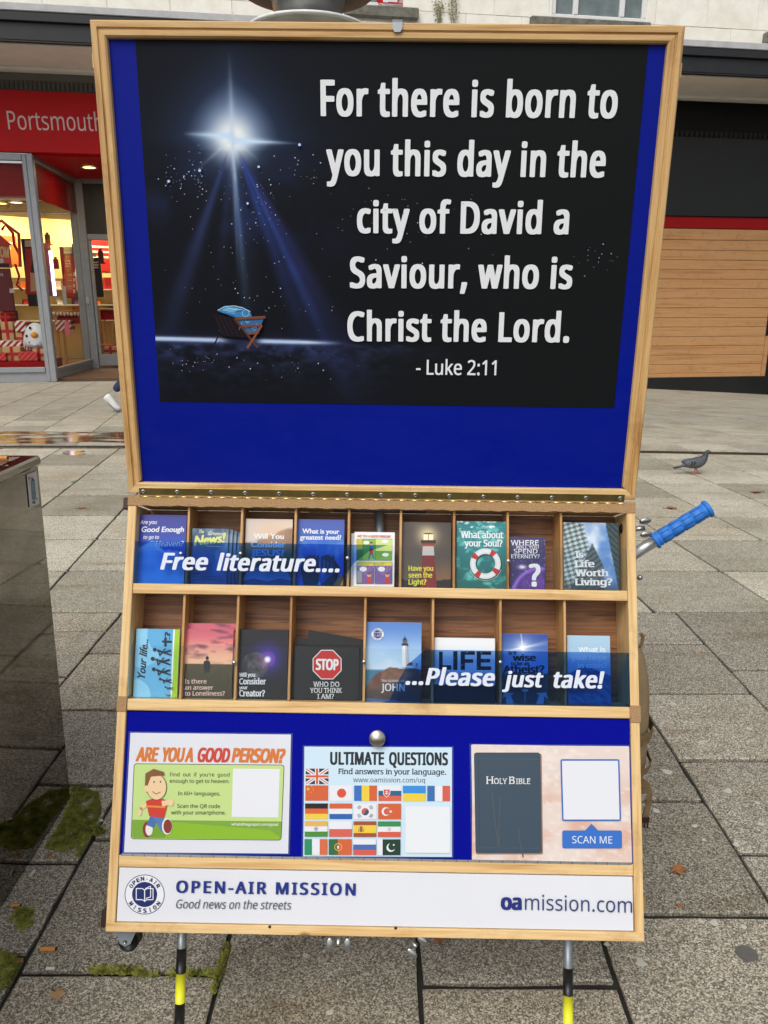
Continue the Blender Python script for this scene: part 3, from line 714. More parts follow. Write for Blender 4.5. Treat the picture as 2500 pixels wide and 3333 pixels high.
# display stands
def panel(name, a, b, w, mat, label, cat, th=.05, art=None):
    A = FB.uv(R2(*a), w); B = FB.uv(R2(*b), w)
    e_ = empty(name, FB.o+FB.X*A[0]+FB.V*B[1]+FB.N*w, label, cat)
    MB().box(A[0], B[0], B[1], A[1], w-th, w, .006).build('board', mat, e_, FB.M)
    if art:
        p = Print(FB, w+.004); art(p); p.build('printed_face', INK, e_)
    return e_
ORG = plain('orange_red_board', (214, 62, 28), .5); MAR = plain('maroon_board', (96, 14, 24), .5)
def art1(p):
    p.rect(R2(272, 612), R2(425, 680), (226, 200, 176)); p.rect(R2(278, 700), R2(425, 1200), (176, 34, 26)); p.text('Come in', R2(292, 652), R2(400, 656), 5, (190, 120, 100))
    p.disk(R2(400, 960), 62*.298, (40, 22, 18), 20, 200*.298); p.poly([R2(330, 960), R2(425, 980), R2(425, 1160), R2(335, 1170)], (206, 160, 120)); p.rect(R2(385, 1010), R2(400, 1040), (40, 20, 18)); p.rect(R2(395, 1085), R2(412, 1115), (40, 20, 18))
panel('display_board', (225, 592), (430, 1330), -2.0, BLK, 'tall black display board with red poster behind the corner post', 'display board', .12, art1)
def art2(p):
    p.poly([R2(0, 560), R2(100, 665), R2(128, 915), R2(0, 915)], (212, 60, 26)); p.text('OM', R2(0, 790), R2(100, 800), 34, (240, 210, 150), .04)
    p.disk(R2(15, 835), 12, (200, 190, 190)); p.text('13', R2(0, 1000), R2(34, 1000), 8, (230, 210, 210), .02)
panel('display_board', (-60, 915), (160, 1385), -1.4, MAR, 'maroon display board with small white 13 above the gift pile', 'display board', .08, lambda p: (p.text('13', R2(0, 1000), R2(34, 1000), 8, (230, 210, 210), .02), p.rect(R2(105, 1138), R2(158, 1185), (196, 186, 176))))
e2 = panel('display_board', (-60, 660), (125, 912), -1.5, ORG, 'orange red gabled display board with pale letters OM', 'display board', .06, lambda p: (p.text('OM', R2(2, 790), R2(100, 800), 34, (240, 214, 160), .04), p.disk(R2(15, 835), 8, (206, 196, 190)), p.rect(R2(-50, 862), R2(100, 905), (40, 16, 14))))
A = FB.uv(R2(-60, 660), -1.5); B = FB.uv(R2(125, 660), -1.5); T = FB.uv(R2(-10, 545), -1.5)
MB().add([(A[0], A[1], -1.5), (B[0], A[1], -1.5), (T[0], T[1], -1.5), (A[0], A[1], -1.56), (B[0], A[1], -1.56), (T[0], T[1], -1.56)], [(0, 1, 2), (5, 4, 3), (0, 3, 4, 1), (1, 4, 5, 2), (2, 5, 3, 0)]).build('gable', ORG, e2, FB.M)
# red house outline
e_ = empty('house_outline_sculpture', FB.o+FB.N*-1.9, 'red house shaped outline frame standing behind the shop window', 'display frame')
def uw(p, w): a = FB.uv(R2(*p), w); return (a[0], a[1], w)
MB().tube([uw((-60, 480), -1.9), uw((15, 395), -1.9), uw((205, 540), -1.9), uw((222, 900), -1.9)], .035, 6).build('outer_bar', ORG, e_, FB.M)
MB().tube([uw((20, 500), -2.0), uw((60, 440), -2.0), uw((140, 530), -2.0), uw((155, 660), -2.0), uw((215, 770), -2.0)], .03, 6).build('inner_bar', RED, e_, FB.M)
MB().tube([uw((165, 870), -2.1), uw((210, 1000), -2.1), uw((180, 1100), -2.1), uw((250, 1160), -2.1)], .025, 6).build('inner_bar', RED, e_, FB.M)
def art3(p):
    p.rect(R2(696, 690), R2(785, 755), (232, 214, 190)); p.text('Welcome', R2(706, 728), R2(778, 731), 5, (190, 90, 70), .03)
    p.rect(R2(700, 775), R2(820, 1225), (188, 40, 26))
    for y0, t_ in ((845, 'Ready,'), (872, 'steady,'), (899, 'switch')): p.text(t_, R2(715, y0), R2(715+len(t_)*9, y0+1), 5, (240, 220, 210), .03)
    for k in range(4): p.rect(R2(735, 985+62*k), R2(790, 990+62*k), (226, 180, 160)); p.rect(R2(800, 960+62*k), R2(822, 1000+62*k), (226, 214, 200))
panel('display_board', (645, 682), (832, 1240), -4.2, MAR, 'free standing red display column with white header inside the shop', 'display board', .15, art3)
panel('display_board', (990, 800), (1130, 1230), -5.2, BLK, 'black display board with small white lines behind the door glass', 'display board', .1,
      lambda p: ([p.rect(R2(995, y_), R2(1075, y_+16), (220, 214, 196)) for y_ in (845, 872, 899)], p.rect(R2(980, 745), R2(1050, 790), (226, 206, 180))))
e_ = empty('light_strip', FB.o+FB.N*-2.6, 'glowing upright white light strip on the edge of a shop display', 'light strip')
a_ = uw((548, 725), -2.8); b_ = uw((600, 1215), -2.8); MB().tube([a_, b_], .035, 6).build('tube', COOL, e_, FB.M)
a_ = uw((560, 640), -2.84); MB().box(a_[0]-.18, b_[0]-.03, b_[1], a_[1], -3.0, -2.86).build('backing', plain('violet_brown_board', (92, 60, 66), .5), e_, FB.M)
# castle silhouettes on the wall shelf
for (x_, y_, h_) in ((518, 600, 90), (610, 870, 95), (805, 760, 130), (1100, 790, 110)):
    wv = -4.4; a_ = uw((x_, y_), wv); e_ = empty('paper_tower', FB.o, 'dark cut-out tower ornament %s' % {518: 'nearest the corner post', 610: 'low beside the light strip', 805: 'above the red display column', 1100: 'behind the door glass'}[x_], 'ornament')
    t_ = h_*.298/FOC*20; MB().box(a_[0]-.06, a_[0]+.06, a_[1]-t_*.5, a_[1]+t_*.5, wv-.04, wv).box(a_[0]-.03, a_[0]+.03, a_[1]+t_*.5+.002, a_[1]+t_*.75, wv-.035, wv-.005).build('silhouette', MAR, e_, FB.M)
    if x_ in (518,1100): MB().box(a_[0]-.10, a_[0]+.10, a_[1]-t_*.62, a_[1]-t_*.505, wv-.04, wv).build('base', MAR, e_, FB.M)
# tables and chairs
BEECH = plain('beech_wood', (180, 132, 80), .5, 0, .12, 8); PINK = plain('pink_seat', (190, 84, 84), .7)
def table(a, b, w, label):
    A = FB.uv(R2(*a), w); B = FB.uv(R2(*b), w); e_ = empty('shop_table', FB.o+FB.X*A[0]+FB.N*w, label, 'table')
    MB().box(A[0], B[0], A[1]-.05, A[1], w-.7, w, .01).build('tabletop', BEECH, e_, FB.M)
    for u in (A[0]+.05, B[0]-.09):
        for ww in (w-.06, w-.64): MB().box(u, u+.05, .062, A[1]-.052, ww-.025, ww+.025).build('leg', BEECH, e_, FB.M)
    MB().box(A[0]+.1, B[0]-.1, A[1]-.28, A[1]-.052, w-.10, w-.08).build('apron', DRED, e_, FB.M)
table((560, 1385), (930, 1700), -3.3, 'wooden table with bulb garland apron behind the side glass')
table((1040, 1352), (1420, 1700), -4.2, 'wooden counter table behind the door glass')
def chair(a, w, s, label):
    A = FB.uv(R2(*a), w); e_ = empty('wooden_chair', FB.o+FB.X*A[0]+FB.N*w, label, 'chair')
    sz = .50
    MB().box(A[0]-.24, A[0]+.24, sz, sz+.05, w-.24, w+.22, .02).build('seat', PINK, e_, FB.M)
    MB().box(A[0]-s*.28, A[0]-s*.22, sz+.3, sz+.56, w-.2, w+.2, .02).build('backrest', BEECH, e_, FB.M)
    for du in (-.2, .2):
        for dw in (-.18, .18): MB().tube([(A[0]+du, sz, w+dw), (A[0]+du*1.15, .062, w+dw*1.15)], .02, 6).build('leg', BEECH, e_, FB.M)
    for dw in (-.17, .17): MB().tube([(A[0]-s*.22, sz, w+dw), (A[0]-s*.25, sz+.5, w+dw)], .018, 6).build('back_post', BEECH, e_, FB.M)
chair((440, 1570), -2.3, 1, 'pale wooden chair with pink seat behind the corner post')
chair((1130, 1520), -3.5, -1, 'pale wooden chair with pink seat behind the door glass')
# shelves of stock along the cream wall and a string of bulbs on the table apron
ps = empty('stock_shelves', FB.o+FB.N*-5, 'white stock shelves crowded with small red and dark goods on the shop wall', 'shelf unit')
wdir = Vector((uI0+9.5, -5.2)).normalized(); wn_ = Vector((-wdir.y, wdir.x))*-1
def onwall(t, off, z): p = Vector((-6, -3.4))+wdir*t-wn_*-off if False else Vector((-6, -3.4))+wdir*t+Vector((-wdir.y, wdir.x))*off; return (p.x, z, p.y)
GC = [plain('stock_'+n_, c_, .5) for n_, c_ in (('red', (176, 30, 28)), ('dark', (44, 34, 34)), ('white', (220, 212, 200)), ('orange', (214, 110, 44)), ('violet', (96, 60, 90)))]
def wallbox(name, mat, t0, t1, o0, o1, z0, z1, par):
    c8 = [onwall(t, o_, z) for z in (z0, z1) for t, o_ in ((t0, o0), (t1, o0), (t1, o1), (t0, o1))]
    return MB().add(c8, [(0, 1, 2, 3), (7, 6, 5, 4), (0, 4, 5, 1), (1, 5, 6, 2), (2, 6, 7, 3), (3, 7, 4, 0)]).build(name, mat, par, FB.M)
for z in (1.05, 1.45, 1.85): wallbox('shelf_board', CREAM, .3, 11.5, .08, .40, z, z+.03, ps)
t = .5; r = random.Random(11)
while t < 11.3:
    for z in (1.083, 1.483, 1.883):
        if r.random() < .82: w_ = r.uniform(.12, .34); wallbox('stock_item', r.choice(GC), t, t+w_, .12, .34, z, z+r.uniform(.1, .33), ps)
    t += r.uniform(.3, .5)
for k, (t0, zz, w_, h_, c_) in enumerate(((2.2, 2.35, .7, .9, 0), (4.4, 2.45, .5, .7, 3), (6.6, 2.35, .8, .8, 0), (8.3, 2.4, .5, .8, 1), (9.8, 2.35, .7, .9, 0))):
    e_ = empty('wall_poster', FB.o+FB.N*-5, ['red wall poster nearest the photo edge inside the shop', 'orange wall poster inside the shop', 'wide red wall poster in the middle of the shop wall', 'dark wall poster on the shop wall', 'red wall poster farthest back on the shop wall'][k], 'poster')
    wallbox('sheet', GC[c_], t0, t0+w_, .06, .08, zz, zz+h_, e_)
    for j in range(3): wallbox('printed_line', GC[2], t0+.08, t0+w_-.1-.06*j, .082, .086, zz+h_-.2-.13*j, zz+h_-.15-.13*j, e_)
gl = empty('bulb_garland', FB.o+FB.N*-3.3, 'string of pale bulbs hanging along the table edge behind the side glass', 'garland')
for k in range(9):
    a_ = uw((590+k*38, 1412+5*(k % 2)), -3.22); MB().ell(a_, (.035, .05, .035), 8, 6).build('bulb', GC[2], gl, FB.M, True)
MB().tube([uw((575, 1392), -3.22), uw((930, 1386), -3.22)], .012, 5).build('cord', DRED, gl, FB.M)
# --- right shop
rs = empty('closed_shop_front', FB.o+FB.X*13, 'closed shop front at right with black panels over plank shutter', 'shop front')
a0 = ubr+.01
zr = lambda y_, w=0: FB.uv((2360, y_), w)[1]
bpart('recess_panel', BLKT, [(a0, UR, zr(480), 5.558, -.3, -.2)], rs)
bpart('black_fascia', BLKP, [(a0, UR, zr(706), zr(450), -.2, .04)], rs, .01)
bpart('red_strip', DRED, [(a0, UR, zr(744), zr(707), -.15, .0)], rs, .004)
spikes((2120, 452), (2640, 474), 34, .20, -.03, SPK2, 'row of faint bird spikes on the black fascia of the closed shop')
PLK = wood('shutter_plank_wood', (188, 142, 94), (182, 135, 87), (166, 120, 74), (.6, 14, 10), rough=.6)
ys = [745, 782, 815, 847, 878, 909, 939, 971, 1002, 1034, 1064, 1095, 1125, 1155, 1185, 1213]
uE = FB.uv((2486, 1150))[0]
for y0, y1 in zip(ys, ys[1:]):
    MB().box(a0, uE, zr(y1)+.003, zr(y0)-.003, -.10, -.02, .006).build('plank', PLK, rs, FB.M)
bpart('bottom_rail', PLK, [(a0, uE, zr(1226), zr(1213)+.0, -.10, -.015)], rs, .004)
bpart('shutter_backing', plain('dark_wood_gap', (120, 80, 46), .8), [(a0, uE, zr(1225)+.005, zr(746), -.16, -.105)], rs)
bpart('shutter_edge', PLK, [(uE+.003, uE+.10, zr(1226), zr(1095), -.10, .0)], rs, .004)
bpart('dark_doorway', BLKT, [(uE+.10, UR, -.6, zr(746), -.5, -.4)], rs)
bpart('plinth', BLKP, [(a0, UR, -.7, zr(1226)-.004, -.12, .03)], rs, .01)
# weeds on the facade
WEED = plain('grey_green_weed', (120, 120, 84), .9)
def weed(px, py, h, label):
    a = FB.uv((px, py), .0); e_ = empty('wall_weed', FB.o+FB.X*a[0]+FB.V*a[1], label, 'weed')
    r = random.Random(px); mb = MB(); lf = MB()
    for k in range(3):
        x = a[0]+(k-1)*.03; pts = [(x, a[1], .04)]
        for j in range(1, 6): x += r.uniform(-.03, .03); pts.append((x, a[1]+h*j/5*(1-.15*k), .06))
        mb.tube(pts, .006, 5)
        for p in pts[1:]:
            for q in range(5): dx, dy = r.uniform(-.07, .07), r.uniform(-.04, .06); c = (p[0]+dx, p[1]+dy); lf.add([(c[0]-.02, c[1], .06), (c[0], c[1]-.012, .07), (c[0]+.02, c[1]+.01, .06), (c[0], c[1]+.02, .05)], [(0, 1, 2, 3)])
    mb.build('stem', WEED, e_, FB.M); o = lf.build('leaves', WEED, e_, FB.M); o['kind'] = 'stuff'
weed(1426, 82, .42, 'short dry weed growing from the pale wall left of the taller one')
weed(1474, 88, .75, 'taller dry weed growing from the pale wall near the window')

# ================================================================== STREET LAMP
lp = empty('street_lamp', (-.435, 5.0, 0), 'street lamp with stacked metal dishes rising behind the notice board', 'street lamp')
LM = Matrix.Translation((-.435, 5.0, 0))
DLM = plain('grimy_lamp_metal', (96, 84, 72), .38, .7, .4, 6); LLM = plain('streaked_reflector_metal', (176, 176, 172), .35, .7, .18, 9); RIM = plain('white_enamel_rim', (228, 228, 224), .4)
MB().lathe([(.0, -.01), (.07, 0), (.07, .9), (.045, .95), (.045, 2.98)], n=20).build('pole', DLM, lp, LM, True)
MB().lathe([(.05, 2.955), (.20, 2.975), (.345, 3.0), (.352, 3.012), (.3, 3.03), (.12, 3.06)], n=48).build('lower_dish', LLM, lp, LM, True)
MB().lathe([(.343, 2.996), (.357, 3.0), (.358, 3.014), (.345, 3.016)], n=48).build('dish_rim', RIM, lp, LM, True)
MB().lathe([(.12, 3.05), (.20, 3.12), (.22, 3.22), (.20, 3.30)], n=32).build('lamp_neck', LLM, lp, LM, True)
MB().lathe([(.19, 3.31), (.24, 3.24), (.36, 3.215), (.385, 3.22), (.385, 3.245), (.30, 3.36), (.10, 3.46), (.0, 3.48)], n=48).build('upper_dish', DLM, lp, LM, True)

# ================================================================== STEEL CABINET (left)
cm, nt, P, N, L = newmat('polished_steel'); v = coords(N, L)
P.inputs['Metallic'].default_value = 1.0
L.new(ramp(N, L, noise(N, L, v, 3, 5, .7), [(.3, (.19, .175, .15)), (.7, (.31, .29, .26))]), P.inputs['Base Color'])
L.new(ramp(N, L, noise(N, L, v, 9, 4), [(.3, (.02,)*3), (.8, (.07,)*3)]), P.inputs['Roughness']); bump(N, L, noise(N, L, v, 2.2, 2), P, .05, .004)
cb = empty('steel_cabinet', (-1.2, 1.6, 0), 'polished steel street cabinet at left mirroring the paving', 'cabinet')
g0 = Vector(gnd(229, 2599)); YF = g0.y
t0 = atY(123, 1515, YF); xb, xt, zt = g0.x, t0.x, t0.z
t1 = atY(125, 1483, YF).z; XL = -2.1; YN = .6
MB().add([(xb, YN, 0), (xb, YF, 0), (xt, YF, zt), (xt, YN, zt), (XL, YN, 0), (XL, YF, 0), (XL, YF, zt), (XL, YN, zt)], [(0, 1, 2, 3), (1, 5, 6, 2), (4, 7, 6, 5), (0, 3, 7, 4), (3, 2, 6, 7)]).build('cabinet_body', cm, cb)
TOPM, nt, P, N, L = newmat('scrawled_top'); v = coords(N, L)
c = ramp(N, L, noise(N, L, v, 14, 4, .6, 1.5), [(.40, lin((70, 40, 46))), (.50, lin((96, 74, 74))), (.56, lin((150, 140, 136)))])
L.new(c, P.inputs['Base Color']); P.inputs['Roughness'].default_value = .22; P.inputs['Metallic'].default_value = .3
MB().box(XL, xt+.008, YN, YF+.008, zt, t1, .006).build('lid', cm, cb)
MB().box(XL, xt-.03, YN, YF-.03, t1, t1+.0025).build('lid_film', TOPM, cb)
# sticker on the cabinet side
FCb = Frame((xb, YF, 0), (0, 1, 0), Vector((xt-xb, 0, zt)))
FCb.N = FCb.X.cross(FCb.V); 
pr = Print(FCb, .002); RS = reg(0, 1200, .3616)
pr.poly([RS(240, 955), RS(330, 920), RS(355, 1215), RS(268, 1250)], (222, 222, 220))
pr.poly([RS(278, 1010), RS(310, 1000), RS(322, 1165), RS(290, 1172)], (120, 158, 166)); pr.line([RS(278, 1010), RS(310, 1000), RS(322, 1165), RS(290, 1172), RS(278, 1010)], 1.2, (30, 36, 44))
pr.disk(RS(265, 985), 5, (186, 140, 158)); pr.disk(RS(290, 985), 4.0, (170, 126, 146)); pr.line([RS(262, 1000), RS(264, 1045)], 1.4, (178, 130, 150))
pr.disk(RS(295, 1000), 5, (40, 44, 52), ry=3); pr.line([RS(284, 1120), RS(320, 1112)], 1.2, (30, 36, 44)); pr.disk(RS(305, 1205), 6.5, (120, 122, 122), ry=4); pr.line([RS(300, 1172), RS(300, 1195)], 1.6, (40, 40, 44)); pr.line([RS(312, 1170), RS(314, 1190)], 1.6, (40, 40, 44)); pr.disk(RS(333, 1172), 2.2, (50, 40, 44))
st = pr.build('sticker', INK, None); tag(st, 'small white sticker with a pale blue spray can on the steel cabinet', 'sticker')
# ================================================================== LITTER
BUTT = plain('orange_cigarette_filter', (206, 140, 66), .8, 0, .15, 90); BUTW = plain('white_cigarette_paper', (210, 206, 196), .8)
def butt(px, py, ang, label, z=0.0, l=.024, mat=None, r=.0038):
    x, y = gnd(px, py, z); M = Matrix.Translation((x, y, z+r+.0005)) @ Matrix.Rotation(math.radians(ang), 4, 'Z')
    o = MB().tube([(-l/2, 0, 0), (l/2, 0, 0)], r, 8).build('cigarette_butt', mat or BUTT, None, M); tag(o, label, 'cigarette butt')
    if mat is None: MB().tube([(l/2, 0, 0), (l/2+.003, 0, 0)], [r, r*.9], 8).build('burnt_end', BLK, o, M)
butt(157, 3095, 2, 'orange cigarette butt on the slab left of the left leg', l=.036, r=.005)
butt(165, 3157, 0, 'white cigarette stub lying in the mossy joint', l=.02, mat=BUTW)
butt(106, 2846, 80, 'white cigarette stub standing out by the cabinet foot', l=.022, mat=BUTW)
butt(52, 2951, 5, 'orange cigarette butt against the base of the steel cabinet', l=.022)
butt(8, 1497, 5, 'orange cigarette butt on top of the steel cabinet', z=t1+.003, l=.026, r=.005)
LEAF = plain('dry_brown_leaf', (150, 96, 54), .7, 0, .25, 60)
def leaf(px, py, s, ang, label, col=None):
    x, y = gnd(px, py); z = zg(x, y)
    M = Matrix.Translation((x, y, z+.003)) @ Matrix.Rotation(math.radians(ang), 4, 'Z')
    r = random.Random(int(px)); n = 12; V = [(0, 0, .004*s/.03)]
    for k in range(n): t = 2*math.pi*k/n; q = s*(.62+.38*math.cos(t))*(1 if k % 2 else .72); V.append((q*math.cos(t)*1.2, q*math.sin(t)*.85, r.uniform(0, .25)*s))
    o = mesh('fallen_leaf', V, [(0, k+1, (k+1) % n+1) for k in range(n)], col or LEAF, None, M); tag(o, label, 'leaf')
    MB().tube([(0, 0, .004), (-s*.9, 0, .004)], s*.03, 5).build('stalk', DKBR, o, M)
leaf(2200, 2840, .032, 30, 'curled brown leaf on the slab right of the scan me notice')
leaf(2205, 2952, .014, 10, 'small brown leaf scrap in the joint by the right brass catch')
leaf(2282, 2127, .012, 60, 'tiny reddish leaf scrap right of the khaki bag')
leaf(2178, 1650, .06, 0, 'dark wet leaf on the slab above the blue handle')
leaf(2470, 1592, .07, 200, 'brown wet leaf at the right edge below the pigeon')
leaf(262, 1656, .04, 15, 'single brown leaf on the slabs left of the stand')
leaf(1430, 3072, .02, 120, 'crumpled brown leaf just under the middle of the board')
leaf(1450, 3060, .014, 20, 'brown leaf piece beside the crumpled leaf under the board')
leaf(65, 3137, .014, 100, 'small brown leaf in the mossy joint corner bottom left')
leaf(158, 2788, .012, 20, 'pale curled leaf scrap near the moss by the cabinet')
LEAFO = plain('tan_leaf', (168, 134, 92), .7)
leaf(180, 3235, .026, 330, 'tan twig like leaf on the bottom left slab', LEAFO)
leaf(237, 1571, .03, 20, 'green scrap lying on a joint of the far paving', plain('green_plastic', (30, 130, 80), .5))
# moss
MOSS = plain('moss_green', (138, 142, 62), .95, 0, .6, 40, .3, 600)
def moss(px_pts, n, h, label, name='moss', seed=0, sz=.006, th=.47):
    r = random.Random(seed); mb = MB(); P = [gnd(*p) for p in px_pts]
    xs = [p[0] for p in P]; ysm = [p[1] for p in P]; c = 0
    def inside(x, y):
        k = False
        for (x1, y1), (x2, y2) in zip(P, P[1:]+P[:1]):
            if (y1 > y) != (y2 > y) and x < (x2-x1)*(y-y1)/(y2-y1)+x1: k = not k
        return k
    while c < n:
        x, y = r.uniform(min(xs), max(xs)), r.uniform(min(ysm), max(ysm)); q = float(fbm(np.array(x*26), np.array(y*26), 3))
        if not inside(x, y) or q < th+r.uniform(-.1, .1): c += .25; continue
        a = r.random()*6.28; l = sz*r.uniform(.5, 1.3); dx, dy = math.cos(a)*l, math.sin(a)*l; hh = h*r.uniform(.3, 1)*(q*1.6)
        mb.add([(x-dy*.25, y+dx*.25, 0), (x+dy*.25, y-dx*.25, 0), (x+dx+dy*.15, y+dy-dx*.15, hh), (x+dx*1.3, y+dy*1.3, hh*.9)], [(0, 1, 2, 3)]); c += 1
    o = mb.build(name, MOSS); tag(o, label, 'moss', None, 'stuff')
moss([(232, 2560), (320, 2580), (330, 2640), (290, 2740), (260, 2790), (200, 2775), (150, 2760), (200, 2680), (228, 2610)], 9500, .012, 'green moss patch at the foot of the steel cabinet', seed=1, th=.36, sz=.005)
moss([(60, 2950), (110, 2960), (110, 3010), (70, 3030), (40, 2990)], 900, .006, 'thin moss smear on the slab by the cabinet', seed=2)
moss([(0, 3100), (62, 3120), (60, 3160), (30, 3210), (0, 3225)], 2500, .008, 'moss patch in the bottom left corner of the photo', seed=3)
moss([(290, 3153), (400, 3154), (520, 3160), (725, 3167), (725, 3178), (600, 3180), (430, 3178), (300, 3168)], 1500, .013, 'long strip of green moss filling the joint by the left leg', seed=4, sz=.009)
moss([(742, 3052), (756, 3056), (740, 3110), (716, 3180), (700, 3240), (694, 3235), (720, 3130)], 520, .012, 'moss tufts in the joint leading away to the left leg', seed=5, sz=.008)
moss([(310, 2700), (345, 2705), (345, 2730), (310, 2730)], 260, .02, 'small grass tuft beside the stand on the left', seed=6, sz=.01)

# ================================================================== PIGEON
def pigeon():
    g = gnd(2262, 1531); z = zg(*g); S = 100/ (FOC)*math.hypot(g[1], 1.5)/.30*1.02
    M = Matrix.Translation((g[0], g[1], z)) @ Matrix.Scale(S, 4)
    e_ = empty('pigeon', (g[0], g[1], z), 'grey pigeon walking right on the paving', 'pigeon')
    m, nt, P, N, L = newmat('pigeon_feathers'); v = coords(N, L)
    sx = N.new('ShaderNodeSeparateXYZ'); L.new(v, sx.inputs[0])
    zc = ramp(N, L, sx.outputs['Z'], [(.06, lin((96, 98, 102))), (.16, lin((74, 78, 84))), (.19, lin((46, 60, 58))), (.24, lin((58, 62, 72)))])
    c = mix(N, L, .6, zc, ramp(N, L, noise(N, L, v, 60, 4), [(.35, (.55, .55, .58)), (.6, (1, 1, 1))]), 'MULTIPLY')
    L.new(c, P.inputs['Base Color']); P.inputs['Roughness'].default_value = .6; FE = m
    # one body: rings along a bent spine (x forward), breast, neck, head
    sp = [(-.165, .075, .006, .012), (-.13, .082, .010, .020), (-.10, .09, .022, .028), (-.06, .10, .040, .042), (-.02, .108, .052, .050), (.02, .116, .056, .052), (.05, .13, .050, .048), (.072, .152, .040, .038), (.084, .175, .029, .027), (.090, .195, .022, .021), (.096, .210, .021, .020), (.106, .221, .018, .018), (.118, .222, .011, .012), (.124, .221, .004, .005)]
    n = 14; V = []; F = []
    for k, (x, zz, rv, rh) in enumerate(sp):
        a = sp[max(0, k-1)]; b = sp[min(len(sp)-1, k+1)]; t = Vector((b[0]-a[0], 0, b[1]-a[1])).normalized(); q = Vector((-t.z, 0, t.x))
        for j in range(n): th = 2*math.pi*j/n; V.append(Vector((x, 0, zz))+q*rv*math.sin(th)+Vector((0, 1, 0))*rh*math.cos(th))
    for k in range(len(sp)-1):
        for j in range(n): F.append((k*n+j, k*n+(j+1) % n, (k+1)*n+(j+1) % n, (k+1)*n+j))
    F += [tuple(range(n))[::-1], tuple(range((len(sp)-1)*n, len(sp)*n))]
    mesh('body', V, F, FE, e_, M, True)
    WG = plain('wing_feathers', (84, 86, 92), .6, 0, .5, 70)
    for s in (-1, 1):
        MB().ell((-.035, s*.042, .115), (.088, .014, .034), 16, 10).build('wing', WG, e_, M @ Matrix.Rotation(0, 4, 'Y'), True)
        for dx in (-.06, -.035): MB().add([(dx-.008, s*.057, .095), (dx+.004, s*.058, .095), (dx+.012, s*.055, .135), (dx, s*.055, .135)], [(0, 1, 2, 3)]).build('wing_bar', BLK, e_, M)
    MB().add([(-.10, -.022, .095), (-.10, .022, .095), (-.205, .026, .062), (-.205, -.026, .062), (-.10, -.02, .082), (-.10, .02, .082), (-.203, .024, .056), (-.203, -.024, .056)], [(0, 1, 2, 3), (7, 6, 5, 4), (0, 4, 5, 1), (2, 6, 7, 3), (1, 5, 6, 2), (3, 7, 4, 0)]).build('tail', plain('tail_feathers', (54, 56, 62), .6), e_, M)
    MB().tube([(.122, 0, .222), (.145, 0, .214)], [.005, .001], 8).build('beak', BLK, e_, M)
    for s in (-1, 1): MB().ell((.110, s*.0165, .225), (.004, .002, .004), 8, 6).build('eye', plain('orange_eye', (200, 90, 30), .3), e_, M, True)
    PK = plain('pink_leg', (176, 84, 76), .6)
    for s, fx, kx in ((-1, -.03, -.012), (1, .045, .02)):
        mb = MB().tube([(kx*.6, s*.02, .075), (kx+.004, s*.02, .038), (fx, s*.02, .008)], [.007, .004, .0035], 7)
        for a in (-.5, 0, .5, 3.14): mb.tube([(fx, s*.02, .007), (fx+.028*math.cos(a), s*.02+.028*math.sin(a), .003)], [.003, .002], 6)
        mb.build('leg', PK, e_, M, True)
pigeon()

